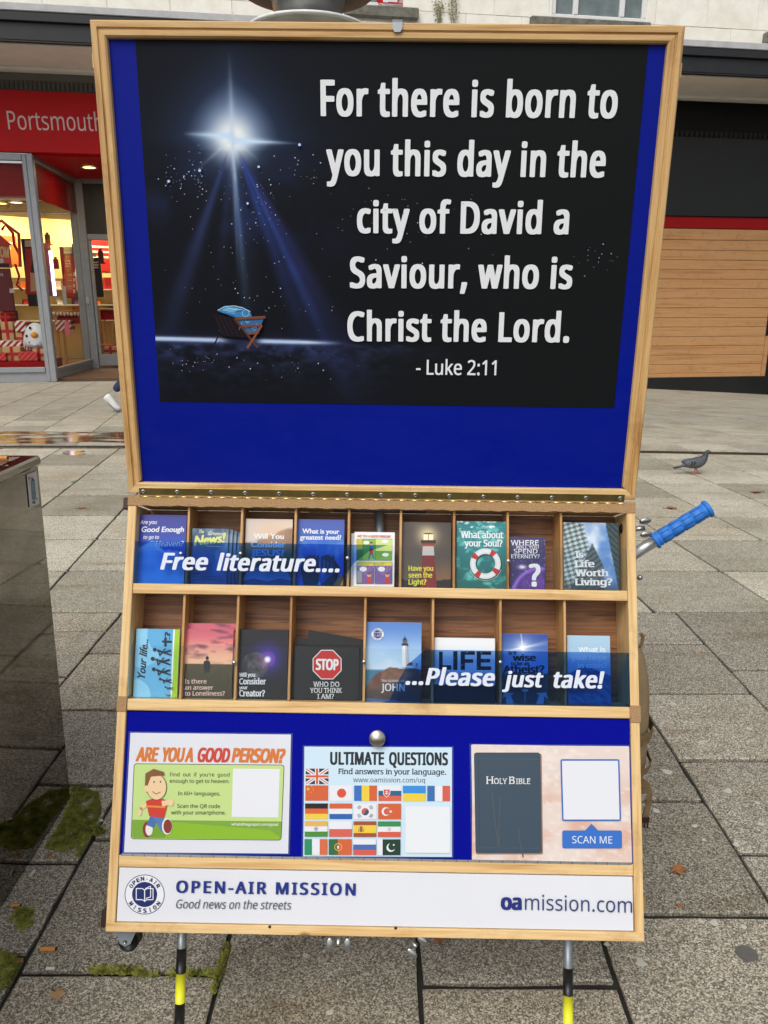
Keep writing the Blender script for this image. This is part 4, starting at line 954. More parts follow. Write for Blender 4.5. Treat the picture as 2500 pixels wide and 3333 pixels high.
# ================================================================== PERSON behind the board (only a trailing shoe shows)
def person():
    tx, ty = gnd(390, 1341); X0 = tx+.34
    e_ = empty('person', (X0, ty, 0), 'person in blue jeans and white trainers walking behind the board', 'person')
    def skin(name, P, E, R, mat, sub=2):
        me = bpy.data.meshes.new(name); me.from_pydata(P, E, []); me.materials.append(mat); o = bpy.data.objects.new(name, me); link(o, e_)
        mod = o.modifiers.new('s', 'SKIN'); 
        for k, r in enumerate(R): me.skin_vertices[0].data[k].radius = (r, r*.9) if not isinstance(r, tuple) else r
        me.skin_vertices[0].data[0].use_root = True
        s2 = o.modifiers.new('u', 'SUBSURF'); s2.levels = sub; s2.render_levels = sub
        bpy.context.view_layer.update()
        dg = bpy.context.evaluated_depsgraph_get(); nm = bpy.data.meshes.new_from_object(o.evaluated_get(dg)); o.modifiers.clear(); o.data = nm
        for p in nm.polygons: p.use_smooth = True
        return o
    y = ty
    SK = plain('skin', (200, 150, 124), .55); JK = plain('grey_jacket', (70, 74, 80), .8); JN = plain('blue_denim', (34, 48, 84), .85, 0, .25, 30); SH = plain('white_trainer', (214, 214, 210), .55); SG = plain('grey_trainer_panel', (120, 120, 124), .6); HR = plain('brown_hair', (60, 42, 30), .7)
    P = [(X0, y, .95), (X0+.02, y, 1.15), (X0+.03, y, 1.35), (X0+.04, y, 1.46), (X0+.05, y, 1.56), (X0+.06, y, 1.66),
         (X0+.03, y-.19, 1.38), (X0-.12, y-.23, 1.14), (X0-.04, y-.24, .92), (X0-.02, y-.24, .84),
         (X0+.03, y+.19, 1.38), (X0+.12, y+.23, 1.14), (X0+.28, y+.22, .96), (X0+.34, y+.21, .90)]
    E = [(0, 1), (1, 2), (2, 3), (3, 4), (4, 5), (2, 6), (6, 7), (7, 8), (8, 9), (2, 10), (10, 11), (11, 12), (12, 13)]
    skin('body', P, E, [(.14, .11), (.13, .10), (.15, .11), .06, (.075, .085), (.08, .095), .06, .045, .032, .03, .06, .045, .032, .03], SK)
    skin('jacket', [(X0, y, .90), (X0+.02, y, 1.15), (X0+.03, y, 1.36), (X0+.04, y, 1.44), (X0+.03, y-.19, 1.38), (X0-.12, y-.23, 1.14), (X0-.05, y-.24, .95), (X0+.03, y+.19, 1.38), (X0+.12, y+.23, 1.14), (X0+.25, y+.22, .98)],
         [(0, 1), (1, 2), (2, 3), (2, 4), (4, 5), (5, 6), (2, 7), (7, 8), (8, 9)], [(.165, .13), (.155, .12), (.175, .13), .07, .075, .058, .045, .075, .058, .045], JK)
    skin('jeans', [(X0, y, .93), (X0-.02, y-.09, .86), (X0-.14, y-.05, .54), (tx-.045, y-.02, .30), (X0+.02, y+.09, .86), (X0+.18, y+.09, .50), (X0+.36, y+.09, .12)],
         [(0, 1), (1, 2), (2, 3), (0, 4), (4, 5), (5, 6)], [(.15, .12), .10, .07, .062, .10, .07, .062], JN)
    def shoe(hx, hz, txx, tz, yy):
        mb = [(hx, yy, hz), (hx+(txx-hx)*.45, yy, hz+(tz-hz)*.5), (txx-.03, yy, tz+.012), (txx+.02, yy, tz)]
        skin('trainer', mb, [(0, 1), (1, 2), (2, 3)], [(.06, .07), (.055, .06), (.05, .044), (.03, .026)], SH)
        skin('sole', [(q[0]-.012, q[1], q[2]-.035) for q in mb], [(0, 1), (1, 2), (2, 3)], [(.045, .026), (.048, .022), (.05, .02), (.034, .016)], SG, 1)
    shoe(tx-.175, .245, tx+.01, .045, y-.02)
    shoe(X0+.38, .07, X0+.60, .09, y+.09)
    MB().ell((X0+.05, y, 1.67), (.108, .086, .10), 20, 12).build('hair', HR, e_, None, True)
    for s in (-1, 1): MB().ell((X0+.143, y+s*.032, 1.635), (.008, .012, .007), 8, 6).build('eye', BLK, e_, None, True)
    MB().ell((X0+.155, y, 1.61), (.018, .013, .022), 8, 6).build('nose', SK, e_, None, True)
    MB().ell((X0+.138, y, 1.575), (.008, .024, .006), 8, 6).build('mouth', plain('lips', (160, 90, 84), .5), e_, None, True)
    for s in (-1, 1): MB().ell((X0+.05, y+s*.085, 1.62), (.02, .010, .03), 8, 6).build('ear', SK, e_, None, True)
    for (hx, hy, hz, sg) in ((X0-.02, y-.24, .80, -1), (X0+.37, y+.21, .87, 1)):
        mb = MB().ell((hx, hy, hz), (.02, .042, .05), 10, 8)
        for k in range(4): mb.tube([(hx, hy-.03+.02*k, hz-.04), (hx+.008, hy-.03+.02*k, hz-.08-.008*(k in (1, 2))), (hx+.024, hy-.03+.02*k, hz-.10)], [.009, .008, .006], 6)
        mb.tube([(hx+.01, hy+.03, hz+.01), (hx+.035, hy+.04, hz-.03)], [.01, .008], 6); mb.build('hand', SK, e_, None, True)
person()

# ================================================================== THE STAND
hx, hy, hz = -.00544, 1.46503, 1.13264
yaw, roll, tl, tb, LL, LB, DZ = -.01093, .01225, -.01293, .37787, .82256, .81962, .00354
X_ = Vector((math.cos(yaw)*math.cos(roll), math.sin(yaw)*math.cos(roll), -math.sin(roll))); Y_ = Vector((-math.sin(yaw), math.cos(yaw), 0)); Z_ = X_.cross(Y_)
FL = Frame((hx, hy, hz), X_, Z_*math.cos(tl)+Y_*math.sin(tl))
FX = Frame(Vector((hx, hy, hz))-Z_*DZ, X_, Z_*math.cos(tb)+Y_*math.sin(tb))
stand = empty('literature_stand', (0, 1.3, 0), 'pine literature display case on striped legs with an open upright lid', 'display stand')
def xb_(name, mat, boxes, parent=None, bev=.0012, F=FX):
    mb = MB()
    for b in boxes: mb.box(*b, b=bev)
    return mb.build(name, mat, parent or stand, F.M)
# ---- lid
def rail(name, F, a, b, nrm, prof, mat, e0=1, e1=1, parent=None):
    """profile prof=[(inset, w)] swept from corner a to corner b, inset measured along nrm; mitred"""
    a = Vector(a); b = Vector(b); d = (b-a).normalized(); nv = Vector(nrm); V = []
    for (i, w) in prof: q = a+nv*i+d*i*e0; V.append((q.x, q.y, w))
    for (i, w) in prof: q = b+nv*i-d*i*e1; V.append((q.x, q.y, w))
    n = len(prof); F_ = [(k, (k+1) % n, n+(k+1) % n, n+k) for k in range(n)]+[tuple(range(n))[::-1], tuple(range(n, 2*n))]
    o = mesh(name, V, F_, mat, parent or stand, F.M)
    bm = bmesh.new(); bm.from_mesh(o.data); bmesh.ops.recalc_face_normals(bm, faces=bm.faces); bm.to_mesh(o.data); bm.free(); return o
prof = [(0, -.045), (0, -.002), (.002, 0), (.0105, 0), (.012, -.0035), (.0135, -.0035), (.0155, -.001), (.0225, -.001), (.0255, -.004), (.0265, -.012), (.0265, -.045)]
profb = [(0, -.045), (0, -.001), (.001, 0), (.0185, 0), (.020, -.002), (.020, -.045)]
rail('frame_rail', FL, (-.5, LL), (.5, LL), (0, -1), prof, PINE_LID_H)
rail('frame_stile', FL, (-.5, 0), (-.5, LL), (1, 0), prof, PINE_LID_V)
rail('frame_stile', FL, (.5, 0), (.5, LL), (-1, 0), prof, PINE_LID_V)
rail('frame_rail', FL, (-.5, .001), (.5, .001), (0, 1), profb, PINE_H)
xb_('backing_board', BLUE, [(-.474, .474, .019, LL-.026, -.022, -.011)], F=FL, bev=0)
# top clip, side catches
c0 = FL.uv((1277, 64), .003); c1 = FL.uv((1310, 104), .003); mx = (c0[0]+c1[0])/2
MB().prism([(c0[0], c0[1]), (c1[0], c0[1]), (c1[0], c1[1]+.006), (mx+.005, c1[1]), (mx-.005, c1[1]), (c0[0], c1[1]+.006)], .0005, .003).box(c0[0], c1[0], LL, LL+.0025, -.03, .003).build('top_clip', plain('grey_clip', (176, 180, 184), .45, .3), stand, FL.M)
for sx, yy in ((-1, 205), (1, 237)):
    v0 = FL.uv((290 if sx < 0 else 2225, yy), -.02)[1]; MB().box(.5005 if sx > 0 else -.5035, .5035 if sx > 0 else -.5005, v0-.012, v0+.012, -.03, -.006, .001).build('side_catch', BRASS, stand, FL.M)
# piano hinge with screws
hg = xb_('piano_hinge', BRASS, [(-.478, .478, -.0055, .0115, .0003, .0016)], F=FL, bev=.0003)
mb = MB()
for k in range(38): u = -.478+.956*k/38; mb.tube([(u+.0004, -.0065, .0022), (u+.0247, -.0065, .0022)], .0022, 8)
mb.build('hinge_knuckles', BRASS, hg, FL.M, True)
for k in range(15):
    u = -.470+.0668*k*1.005; MB().lathe([(0, .0), (.0018, .0002), (.0042, .0012), (.0046, .0002), (.0046, -.0004)][::-1], n=12).build('screw', STEEL, hg, FL.M @ Matrix.Translation((u, .003+.0005*math.sin(k), .0020)), True)
# ---- lower box
fw = .0172; depth = .085
y2v = lambda y, x=1250, w=0: FX.uv((x, y), w)[1]
VB = -LB
xb_('side_board', PINE_V, [(-.5, -.5+fw, VB, -.021, -depth, 0)]); xb_('side_board', PINE_V, [(.5-fw, .5, VB, -.021, -depth, 0)])
xb_('top_board', PINE_H, [(-.4805, .4805, -.020, -.003, -depth, -.003)])
# felt strip with a slightly wavy lower edge
nn = 120; V = []; F_ = []
for k in range(nn+1):
    u = -.5+k/nn; lo = -.0215+.0007*math.sin(k*1.7)+.0006*math.sin(k*.63); hi = -.0005+.0004*math.sin(k*.9)
    V += [(u, lo, -.004), (u, lo, .0022), (u, hi, .0026), (u, hi, -.02)]
for k in range(nn): a = 4*k; F_ += [(a+1, a+5, a+6, a+2), (a, a+4, a+5, a+1), (a+2, a+6, a+7, a+3)]
F_ += [(0, 1, 2, 3), (4*nn+3, 4*nn+2, 4*nn+1, 4*nn)]
mesh('felt_strip', V, F_, FELTT, stand, FX.M)
for sx in (-1, 1):
    va = y2v(2266 if sx < 0 else 2296, 400 if sx < 0 else 2075); vb = y2v(2316 if sx < 0 else 2352, 400 if sx < 0 else 2075)
    xb_('felt_patch', FELTT, [((-.501 if sx < 0 else .5-fw-.001), (-.5+fw+.001 if sx < 0 else .502), vb, va, -.03, .0022)], bev=.001)
s1t, s1b = y2v(1911), y2v(1944); s2t, s2b = y2v(2289), y2v(2326); r1t, r1b = y2v(2800), y2v(2838); pb_ = y2v(3020)
iu = .5-fw-.0005
xb_('shelf', PINE_H, [(-iu, iu, s1b, s1t, -depth+.006, -.0015)]); xb_('shelf', PINE_H, [(-iu, iu, s2b, s2t, -depth+.006, -.0015)])
xb_('cross_rail', PINE_H, [(-iu, iu, r1b, r1t, -.03, -.0015)]); xb_('bottom_rail', PINE_H, [(-.5, .5, VB-.0, pb_, -depth, .0005)])
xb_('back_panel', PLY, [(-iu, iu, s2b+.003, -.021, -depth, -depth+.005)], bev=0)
xb_('felt_panel', FELTB, [(-iu, iu, r1t+.001, s2b-.002, -.014, -.006)], bev=0)
sp_ = xb_('sign_panel', WHITEP, [(-iu+.001, iu-.001, pb_+.001, r1b-.002, -.012, -.004)], bev=.0005)
xb_('silver_hinge', STEEL, [(-iu+.004, iu-.003, r1t-.0012, r1t+.0030, -.0045, -.0008)], bev=.0004)
mb = MB()
for k in range(44): u = -iu+.004+.955*k/44; mb.box(u, u+.0008, r1t-.0013, r1t+.0031, -.0008, -.0004)
mb.build('hinge_gaps', BLK, stand, FX.M)
RA, RB, RC, RD = reg(370, 1550, .5304), reg(1230, 1550, .5304), reg(370, 1950, .5304), reg(1150, 1950, .5787)
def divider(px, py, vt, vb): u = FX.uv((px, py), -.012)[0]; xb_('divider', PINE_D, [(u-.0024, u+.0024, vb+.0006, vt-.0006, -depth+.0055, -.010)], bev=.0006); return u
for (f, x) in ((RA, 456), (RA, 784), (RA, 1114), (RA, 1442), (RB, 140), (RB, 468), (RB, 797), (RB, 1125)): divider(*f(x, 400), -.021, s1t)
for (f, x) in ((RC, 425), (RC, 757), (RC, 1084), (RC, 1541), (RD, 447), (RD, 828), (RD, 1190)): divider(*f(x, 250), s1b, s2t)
# clamp plate and bolt seen inside the top of the case
a = FX.uv((1085, 1655), -.05); b = FX.uv((1390, 1668), -.05); xb_('mount_plate', GALV, [(a[0], b[0], b[1], a[1], -.078, -.02)], bev=.002)
a = FX.uv((1235, 1668), -.06); b = FX.uv((1238, 1790), -.06); MB().tube([(a[0], a[1], -.064), (b[0], b[1], -.064)], .010, 16).build('mount_tube', GALV, stand, FX.M, True)
for p in ((1045, 1560), (905, 1800)): pass
a = FX.uv(RB(1500, 320), -.03); MB().lathe([(0, 0), (.006, 0), (.010, -.003), (.010, -.006)], n=14).build('inner_bolt', DKBR, stand, FX.M @ Matrix.Translation((.5-fw-.003, a[1], -.035)) @ Matrix.Rotation(math.radians(-90), 4, 'Y'), True)

# ---- leaflets
def rect_of(c4, w):
    P = [FX.uv(p, w) for p in c4]
    return ((P[0][0]+P[3][0])/2, (P[2][1]+P[3][1])/2, (P[1][0]+P[2][0])/2, (P[0][1]+P[1][1])/2)
def leaflet(c4, label, fn, art=None, th=.003, w=-.024, floor=None, behind=(), nx=64, ny=86, edge=None, kindname='leaflet', cat='leaflet', rot=0, group=None):
    u0, v0, u1, v1 = rect_of(c4, w)
    if floor is not None: v0 = floor+.0008
    M = FX.M
    e_ = empty(kindname, FX.o+FX.X*(u0+u1)/2+FX.V*v0+FX.N*w, label, cat, group)
    ed = edge or PAPER
    MB().box(u0, u1, v0, v1, w-th, w, .0003).build('pages', ed, e_, M)
    p = Print(FX, w+.0002); p.paint((u0, v0, u1, v1), fn, nx, ny); p.build('cover_picture', INKG, e_)
    if art:
        q = Print(FX, w+.0006); art(q); q.build('cover_lettering', INKG, e_)
    for k, (du, dv, ang, dw, lb, f2) in enumerate(behind):
        e2 = empty(kindname, FX.o+FX.X*(u0+u1)/2+FX.V*v0+FX.N*(w-dw), lb, cat, group)
        cx, cy = (u0+u1)/2+du, v0
        Mr = M @ Matrix.Translation((cx, cy, 0)) @ Matrix.Rotation(math.radians(ang), 4, 'Z') @ Matrix.Translation((-cx, -cy, 0))
        MB().box(u0+du, u1+du, v0, v1+dv, w-dw-.002, w-dw, .0003).build('pages', ed, e2, Mr)
        pp = Print(FX, w-dw+.0002); pp.paint((u0+du, v0, u1+du, v1+dv), f2 or fn, 24, 30); pp.build('cover_picture', INKG, e2, Mr)
    return e_
S1, S2 = s1t, s2t
WHT = (238, 240, 244)
def f_good(U, V):
    c = lerpc((48, 56, 150), (20, 80, 190), sst(.1, .6, V)); n = fbm(U*4+3, V*5, 5)
    top = .42+.25*np.abs(U-.3)+.18*(fbm(U*5, U*0+2)-.5); cl = sst(0, .03, V-top)*(.35+.5*n); cl = cl+.25*sst(.75, .95, V)
    return over(c, (160, 214, 255), np.clip(cl*1.3, 0, 1))
leaflet([RA(160, 237), RA(447, 237), RA(432, 655), RA(127, 655)], 'blue leaflet asking are you good enough to go to heaven', f_good,
  lambda q: (q.text('Are you', RA(163, 293), RA(263, 293), 12, WHT, .02, 'N', shear=.2), q.text('Good Enough', RA(168, 342), RA(430, 342), 17, WHT, .03, 'B', shear=.15), q.text('to go to', RA(180, 384), RA(277, 384), 11, WHT, .02, 'N', shear=.2), q.text('Heaven?', RA(255, 430), RA(425, 430), 17, (205, 225, 250), .02, 'N', shear=.25)), floor=S1)
def f_news(U, V):
    n = fbm(U*4+9, V*4+2, 5); c = lerpc((62, 92, 128), (70, 128, 186), sst(.2, .7, V)); c = over(c, (196, 206, 206), np.clip((n-.45)*2.2, 0, .8)*(1-sst(.5, .9, V)*.6)); return over(c, (34, 60, 90), sst(.72, .98, V)*.4)
YN_ = (226, 230, 130)
leaflet([RA(483, 320), RA(707, 323), RA(690, 662), RA(467, 658)], 'pale blue booklet titled the greatest news, front of its fanned stack', f_news,
  lambda q: (q.text('The', RA(520, 348), RA(552, 350), 11, YN_, .03, 'B', shear=.3), q.text('Greatest', RA(578, 360), RA(672, 364), 12, (220, 226, 200), .02, 'B', shear=.3), q.text('News!', RA(492, 425), RA(680, 405), 30, YN_, .05, 'B', shear=.3), q.line([RA(570, 428), RA(655, 432)], 1.4, YN_),
   q.text('Inside:', RA(484, 603), RA(528, 603), 7, (14, 26, 50), .03), q.text('Discover how to know for 100% certain', RA(484, 620), RA(662, 622), 5, (14, 26, 50)), q.text('how you can go to Heaven when you die', RA(484, 637), RA(670, 639), 5, (14, 26, 50))), floor=S1,
  behind=[(.006, 0, -.8, .006, 'greatest news booklet second in its fanned stack', None), (.012, -.002, -1.2, .012, 'greatest news booklet third in its fanned stack', None), (.018, -.004, -1.6, .018, 'greatest news booklet rearmost in its fanned stack', None)])
def f_jesus(U, V):
    c = lerpc((206, 196, 190), (222, 206, 190), U); h = .33-.22*sst(.1, 1, U)+.06*(fbm(U*6, U*0+1)-.5)
    c = over(c, (122, 88, 62), sst(0, .05, V-h)*.85); c = over(c, (60, 88, 60), sst(.38, .62, V+.1*fbm(U*5, V*5)-.05)); c = over(c, (30, 76, 128), sst(.62, .85, V)); return over(c, (225, 180, 140), np.exp(-((U-.55)**2*6+(V-.2)**2*30))*.5)
def a_jesus(q):
    q.text('Will You', RA(858, 383), RA(1045, 385), 17, WHT, .035, 'B'); q.text('Consider', RA(842, 434), RA(1055, 436), 18, (190, 214, 240), .035, 'B'); q.text('JESUS?', RA(842, 488), RA(1048, 490), 20, (104, 170, 230), .04, 'B')
    for s in (-1, 1): q.poly([RA(942, 645), RA(942, 585), RA(942+s*60, 560), RA(942+s*120, 570), RA(942+s*150, 640), RA(942+s*80, 628)], (90, 160, 214)); q.line([RA(942, 585), RA(942+s*60, 562), RA(942+s*118, 572)], 1.2, (190, 220, 240))
    q.line([RA(942, 585), RA(942, 645)], 1, (40, 90, 140))
leaflet([RA(813, 258), RA(1100, 268), RA(1087, 665), RA(797, 663)], 'leaflet asking will you consider Jesus, open book below brown hills', f_jesus, a_jesus, floor=S1)
def f_need(U, V):
    c = lerpc((70, 90, 176), (34, 100, 196), sst(0, .45, V)); n = fbm(U*5+4, V*4+1, 5); c = over(c, (190, 214, 240), np.clip((n-.42)*1.6, 0, .8)*sst(.25, .45, V)*(1-sst(.8, 1, V)*.3)); return c
def a_need(q):
    q.text('What is your', RA(1157, 350), RA(1385, 354), 15, WHT, .035, 'B'); q.text('greatest need?', RA(1142, 388), RA(1397, 390), 15, WHT, .035, 'B')
    for s, c in ((-1, 1216), (1, 1318)):
        q.poly([RA(c-70*s*-1 if s > 0 else c-70, 560), RA(c-48, 500), RA(c-10, 480), RA(c+30, 505), RA(c+50, 570), RA(c+40, 672), RA(c-50, 668)], (20, 56, 70))
        for k in range(4): q.line([RA(c-40+k*24, 560), RA(c-34+k*22-s*4, 492+4*abs(k-2))], 8.5, (26, 66, 78)); q.disk(RA(c-34+k*22-s*4, 490+4*abs(k-2)), 4.4, (30, 74, 86), 10)
        q.disk(RA(c, 585), 14, (38, 92, 100), 14, 9)
    q.poly([RA(1345, 672), RA(1395, 600), RA(1408, 620), RA(1408, 672)], (226, 140, 60)); q.poly([RA(1250, 668), RA(1262, 640), RA(1275, 668)], (60, 180, 236))
leaflet([RA(1131, 260), RA(1417, 270), RA(1408, 672), RA(1115, 668)], 'blue leaflet asking what is your greatest need, two cupped hands', f_need, a_need, floor=S1)
def a_comic(q):
    q.text('ARE YOU A', RA(1494, 374), RA(1572, 376), 7.5, (206, 60, 30), .03, shear=.15); q.text('GOOD PERSON?', RA(1576, 376), RB(78, 378), 7.5, (206, 60, 30), .04, shear=.15)
    Y, G, PU = (240, 220, 60), (130, 190, 60), (120, 86, 160); x0, x1 = RA(1490, 0)[0], RB(88, 0)[0]; xm = (x0+x1)/2
    yy = lambda v: 1550+v*.5304
    q.rect((x0, yy(384)), (x1, yy(518)), (60, 60, 50)); q.rect((x0+.8, yy(386)), (x0+20, yy(450)), Y); q.rect((x0+20.8, yy(386)), (xm+3, yy(516)), G); q.rect((xm+4, yy(386)), (x1-.8, yy(460)), (214, 230, 130)); q.rect((x0+.8, yy(452)), (x0+20, yy(516)), (100, 160, 40)); q.rect((xm+4, yy(462)), (x1-.8, yy(516)), (110, 170, 50))
    for cx, cy in ((x0+32, 408), (x1-24, 400), (x1-22, 482)): q.disk((cx, yy(cy)), 11, (244, 244, 240), 14, 6)
    q.disk((x0+48, yy(436)), 6, (70, 110, 190)); q.rect((x0+42, yy(444)), (x0+54, yy(478)), (190, 50, 40)); q.disk((x0+48, yy(420)), 5, (214, 170, 130)); q.line([(x0+44, yy(480)), (x0+40, yy(508))], 4, (50, 80, 160)); q.line([(x0+52, yy(480)), (x0+58, yy(506))], 4, (50, 80, 160)); q.disk((x0+48, yy(408)), 5, (110, 70, 40), 12, 3)
    for a_, b_ in ((x0, xm-1), (xm+1, x1)):
        q.rect((a_, yy(526)), (b_, yy(660)), (60, 50, 60)); q.rect((a_+.8, yy(528)), (b_-.8, yy(550)), Y); q.rect((a_+.8, yy(552)), (b_-.8, yy(658)), PU)
        for k in range(5): q.poly([((a_+b_)/2, yy(610)), (a_+2+k*13, yy(553)), (a_+8+k*13, yy(553))], (160, 120, 190))
        q.disk((b_-16, yy(606)), 7, (224, 176, 140)); q.rect((b_-24, yy(622)), (b_-8, yy(656)), (200, 50, 44)); q.disk((b_-16, yy(597)), 7, (110, 70, 40), 12, 4); q.disk((a_+22, yy(570)), 12, (244, 244, 240), 14, 8)
    q.rect((x0+3, yy(580)), (x0+18, yy(655)), (150, 150, 150))
    for k, (t_, a_, y_) in enumerate((('MEET MR.', x0+2, 398), ('NICE GUY.', x0+2, 410), ('A GOOD', x0+2, 422), ('REALLY! DO YOU MIND IF', x0+2, 537), ('WE LOOK AT THEM?', x0+2, 547), ('HAVE YOU EVER', xm+3, 537), ('TOLD A LIE?', xm+3, 547))): q.text(t_, (a_, yy(y_)), (a_+min(58, len(t_)*2.4), yy(y_)), 3.2, (30, 28, 20))
leaflet([(1153, 1731), (1285, 1733), (1283, 1911), (1153, 1908)], 'white comic strip leaflet headed are you a good person', lambda U, V: ((236+0*U), (236+0*U), (234+0*U)), a_comic, floor=S1, nx=2, ny=2,
  behind=[(-.006, -.002, .6, .006, 'comic strip leaflet half hidden behind the front one', lambda U, V: ((226+0*U), (226+0*U), (224+0*U)))])
def f_light(U, V):
    c = lerpc((70, 62, 58), (96, 80, 66), V); b = np.clip(1-np.abs((U-.52)-(V-.2)*1.2)/.3, 0, 1)*(V < .24); c = over(c, (120, 112, 100), b*.4*(1-V*3)); c = over(c, (150, 100, 60), sst(.5, .9, V)*np.clip(1-np.abs(U-.9)*1.5, 0, 1)*.8)
    c = over(c, (26, 22, 24), sst(0, .02, V-(.90-.05*fbm(U*8, U*0)))); return over(c, (255, 236, 180), np.exp(-(((U-.53)*5)**2+((V-.2)*7)**2))*.8)
def a_light(q):
    q.poly([RB(276, 430), RB(342, 430), RB(362, 685), RB(262, 685)], (130, 30, 34)); q.poly([RB(276, 430), RB(342, 430), RB(347, 486), RB(272, 486)], (206, 196, 190)); q.rect(RB(264, 392), RB(356, 412), (70, 36, 30)); q.poly([RB(270, 412), RB(350, 412), RB(342, 430), RB(278, 430)], (150, 60, 46))
    q.rect(RB(280, 352), RB(340, 392), (255, 246, 206)); q.disk(RB(310, 356), 17, (120, 70, 44), 16, 5, 180, 360); q.rect(RB(308, 352), RB(312, 392), (160, 120, 70))
    for t_, y_, x_ in (('Have you', 580, 340), ('seen the', 622, 334), ('Light?', 664, 298)): q.text(t_, RB(188, y_), RB(x_, y_), 16, (236, 230, 70), .028, 'N')
leaflet([RB(155, 278), RB(450, 287), RB(447, 685), RB(130, 685)], 'dark leaflet with red lighthouse asking have you seen the light', f_light, a_light, floor=S1,
  behind=[(-.004, .0, .3, .006, 'dark lighthouse leaflet just showing behind its front copy', None)])
def f_soul(U, V):
    n = fbm(U*7+V*3, V*14, 5); c = lerpc((36, 128, 132), (14, 96, 92), sst(.2, 1, V)); c = over(c, (130, 214, 206), np.clip((n-.5)*3, 0, .8)); s = sst(.58, .7, fbm(U*9+V*2, V*26+4, 4))*(1-sst(.05, .32, V)); return over(c, (235, 245, 245), s)
def a_soul(q):
    q.text('What about', RB(510, 378), RB(770, 380), 21, WHT, .03, 'N', .05); q.text('your Soul?', RB(532, 430), RB(765, 432), 21, WHT, .03, 'N', .05)
    c = RB(660, 537); q.ring((c[0]+2, c[1]+3), 30, 52, (10, 66, 66)); q.ring(c, 32, 50, (236, 236, 234)); q.ring(c, 38, 44, (248, 248, 248))
    for a_ in (35, 125, 215, 305): q.ring(c, 31.5, 50.5, (206, 44, 40), a_-11, a_+11, 6)
    q.ring(c, 54, 55.2, (220, 226, 220), 20, 160, 20)
leaflet([RB(483, 275), RB(790, 280), RB(793, 692), RB(483, 690)], 'sea green leaflet with red and white lifebuoy asking about your soul', f_soul, a_soul, floor=S1)
def f_eter(U, V):
    r = np.hypot((U-.9)*1.0, (V-1.12)*1.6); c = lerpc((62, 58, 100), (46, 30, 96), V); c = over(c, (160, 110, 220), np.exp(-((r-.82)/.06)**2)*.9); c = over(c, (116, 64, 170), (r < .8)*.7*fbm(U*7, V*7)*1.4); c = over(c, (250, 235, 255), np.exp(-(((U-.35)/.12)**2+((V-.58)/.04)**2))); return over(c, (220, 210, 250), (vnoise(U*50, V*60) > .93)*.6)
leaflet([RB(815, 372), RB(1012, 374), RB(1025, 697), RB(812, 695)], 'small purple leaflet asking where will you spend eternity', f_eter,
  lambda q: (q.text('WHERE', RB(816, 424), RB(987, 424), 17, WHT, .01, 'N', .025), q.text('WILL YOU', RB(848, 443), RB(987, 443), 9, WHT, .01, 'N', .04), q.text('SPEND', RB(834, 474), RB(980, 474), 15, WHT, .01, 'N', .04), q.text('ETERNITY?', RB(818, 503), RB(993, 503), 12, WHT, .01, 'N', .04), q.text('?', RB(928, 672), RB(1000, 672), 69, WHT, .04, 'N')), floor=S1,
  behind=[(.003, .0, -.5, .005, 'small purple eternity leaflet behind its front copy', None)])
def f_worth(U, V):
    n = fbm(U*4+7, V*4, 5); c = over((92+0*U, 136+0*U, 196+0*U), (226, 232, 238), np.clip((n-.35)*2.2, 0, 1))
    m1 = sst(0, .01, (.36+.30*V)-U); st = (.5+.5*np.sign(np.sin((V+U*.25)*90)))*.6+(.5+.5*np.sign(np.sin((U-V*.3)*60)))*.4; c = [c[i]*(1-m1)+m1*((70, 84, 88)[i]+st*(120, 124, 122)[i]) for i in range(3)]
    m2 = sst(0, .01, U-(.76+.22*V)); st2 = .5+.5*np.sign(np.sin((V*1.0-U*.8)*70)); c = [c[i]*(1-m2)+m2*((34, 54, 58)[i]+st2*26) for i in range(3)]
    m3 = sst(0, .01, V-(.30+np.abs(U-.52)*1.7))*(U < .72); st3 = .5+.5*np.sign(np.sin((V*.8+U*.5)*95)); c = [c[i]*(1-m3)+m3*((54, 68, 74)[i]+st3*34) for i in range(3)]
    m4 = sst(.8, 1.0, V+U*.0)*.55; return over(c, (26, 40, 46), m4)
leaflet([RB(1135, 280), RB(1475, 290), RB(1485, 703), RB(1143, 703)], 'leaflet of grey tower blocks asking is life worth living', f_worth,
  lambda q: [q.text(t_, RB(1212, y_), RB(x_, y_), 21, WHT, .035, 'N', .05) for t_, y_, x_ in (('Is', 500, 1262), ('Life', 557, 1330), ('Worth', 613, 1413), ('Living?', 668, 1440))], floor=S1, th=.006)
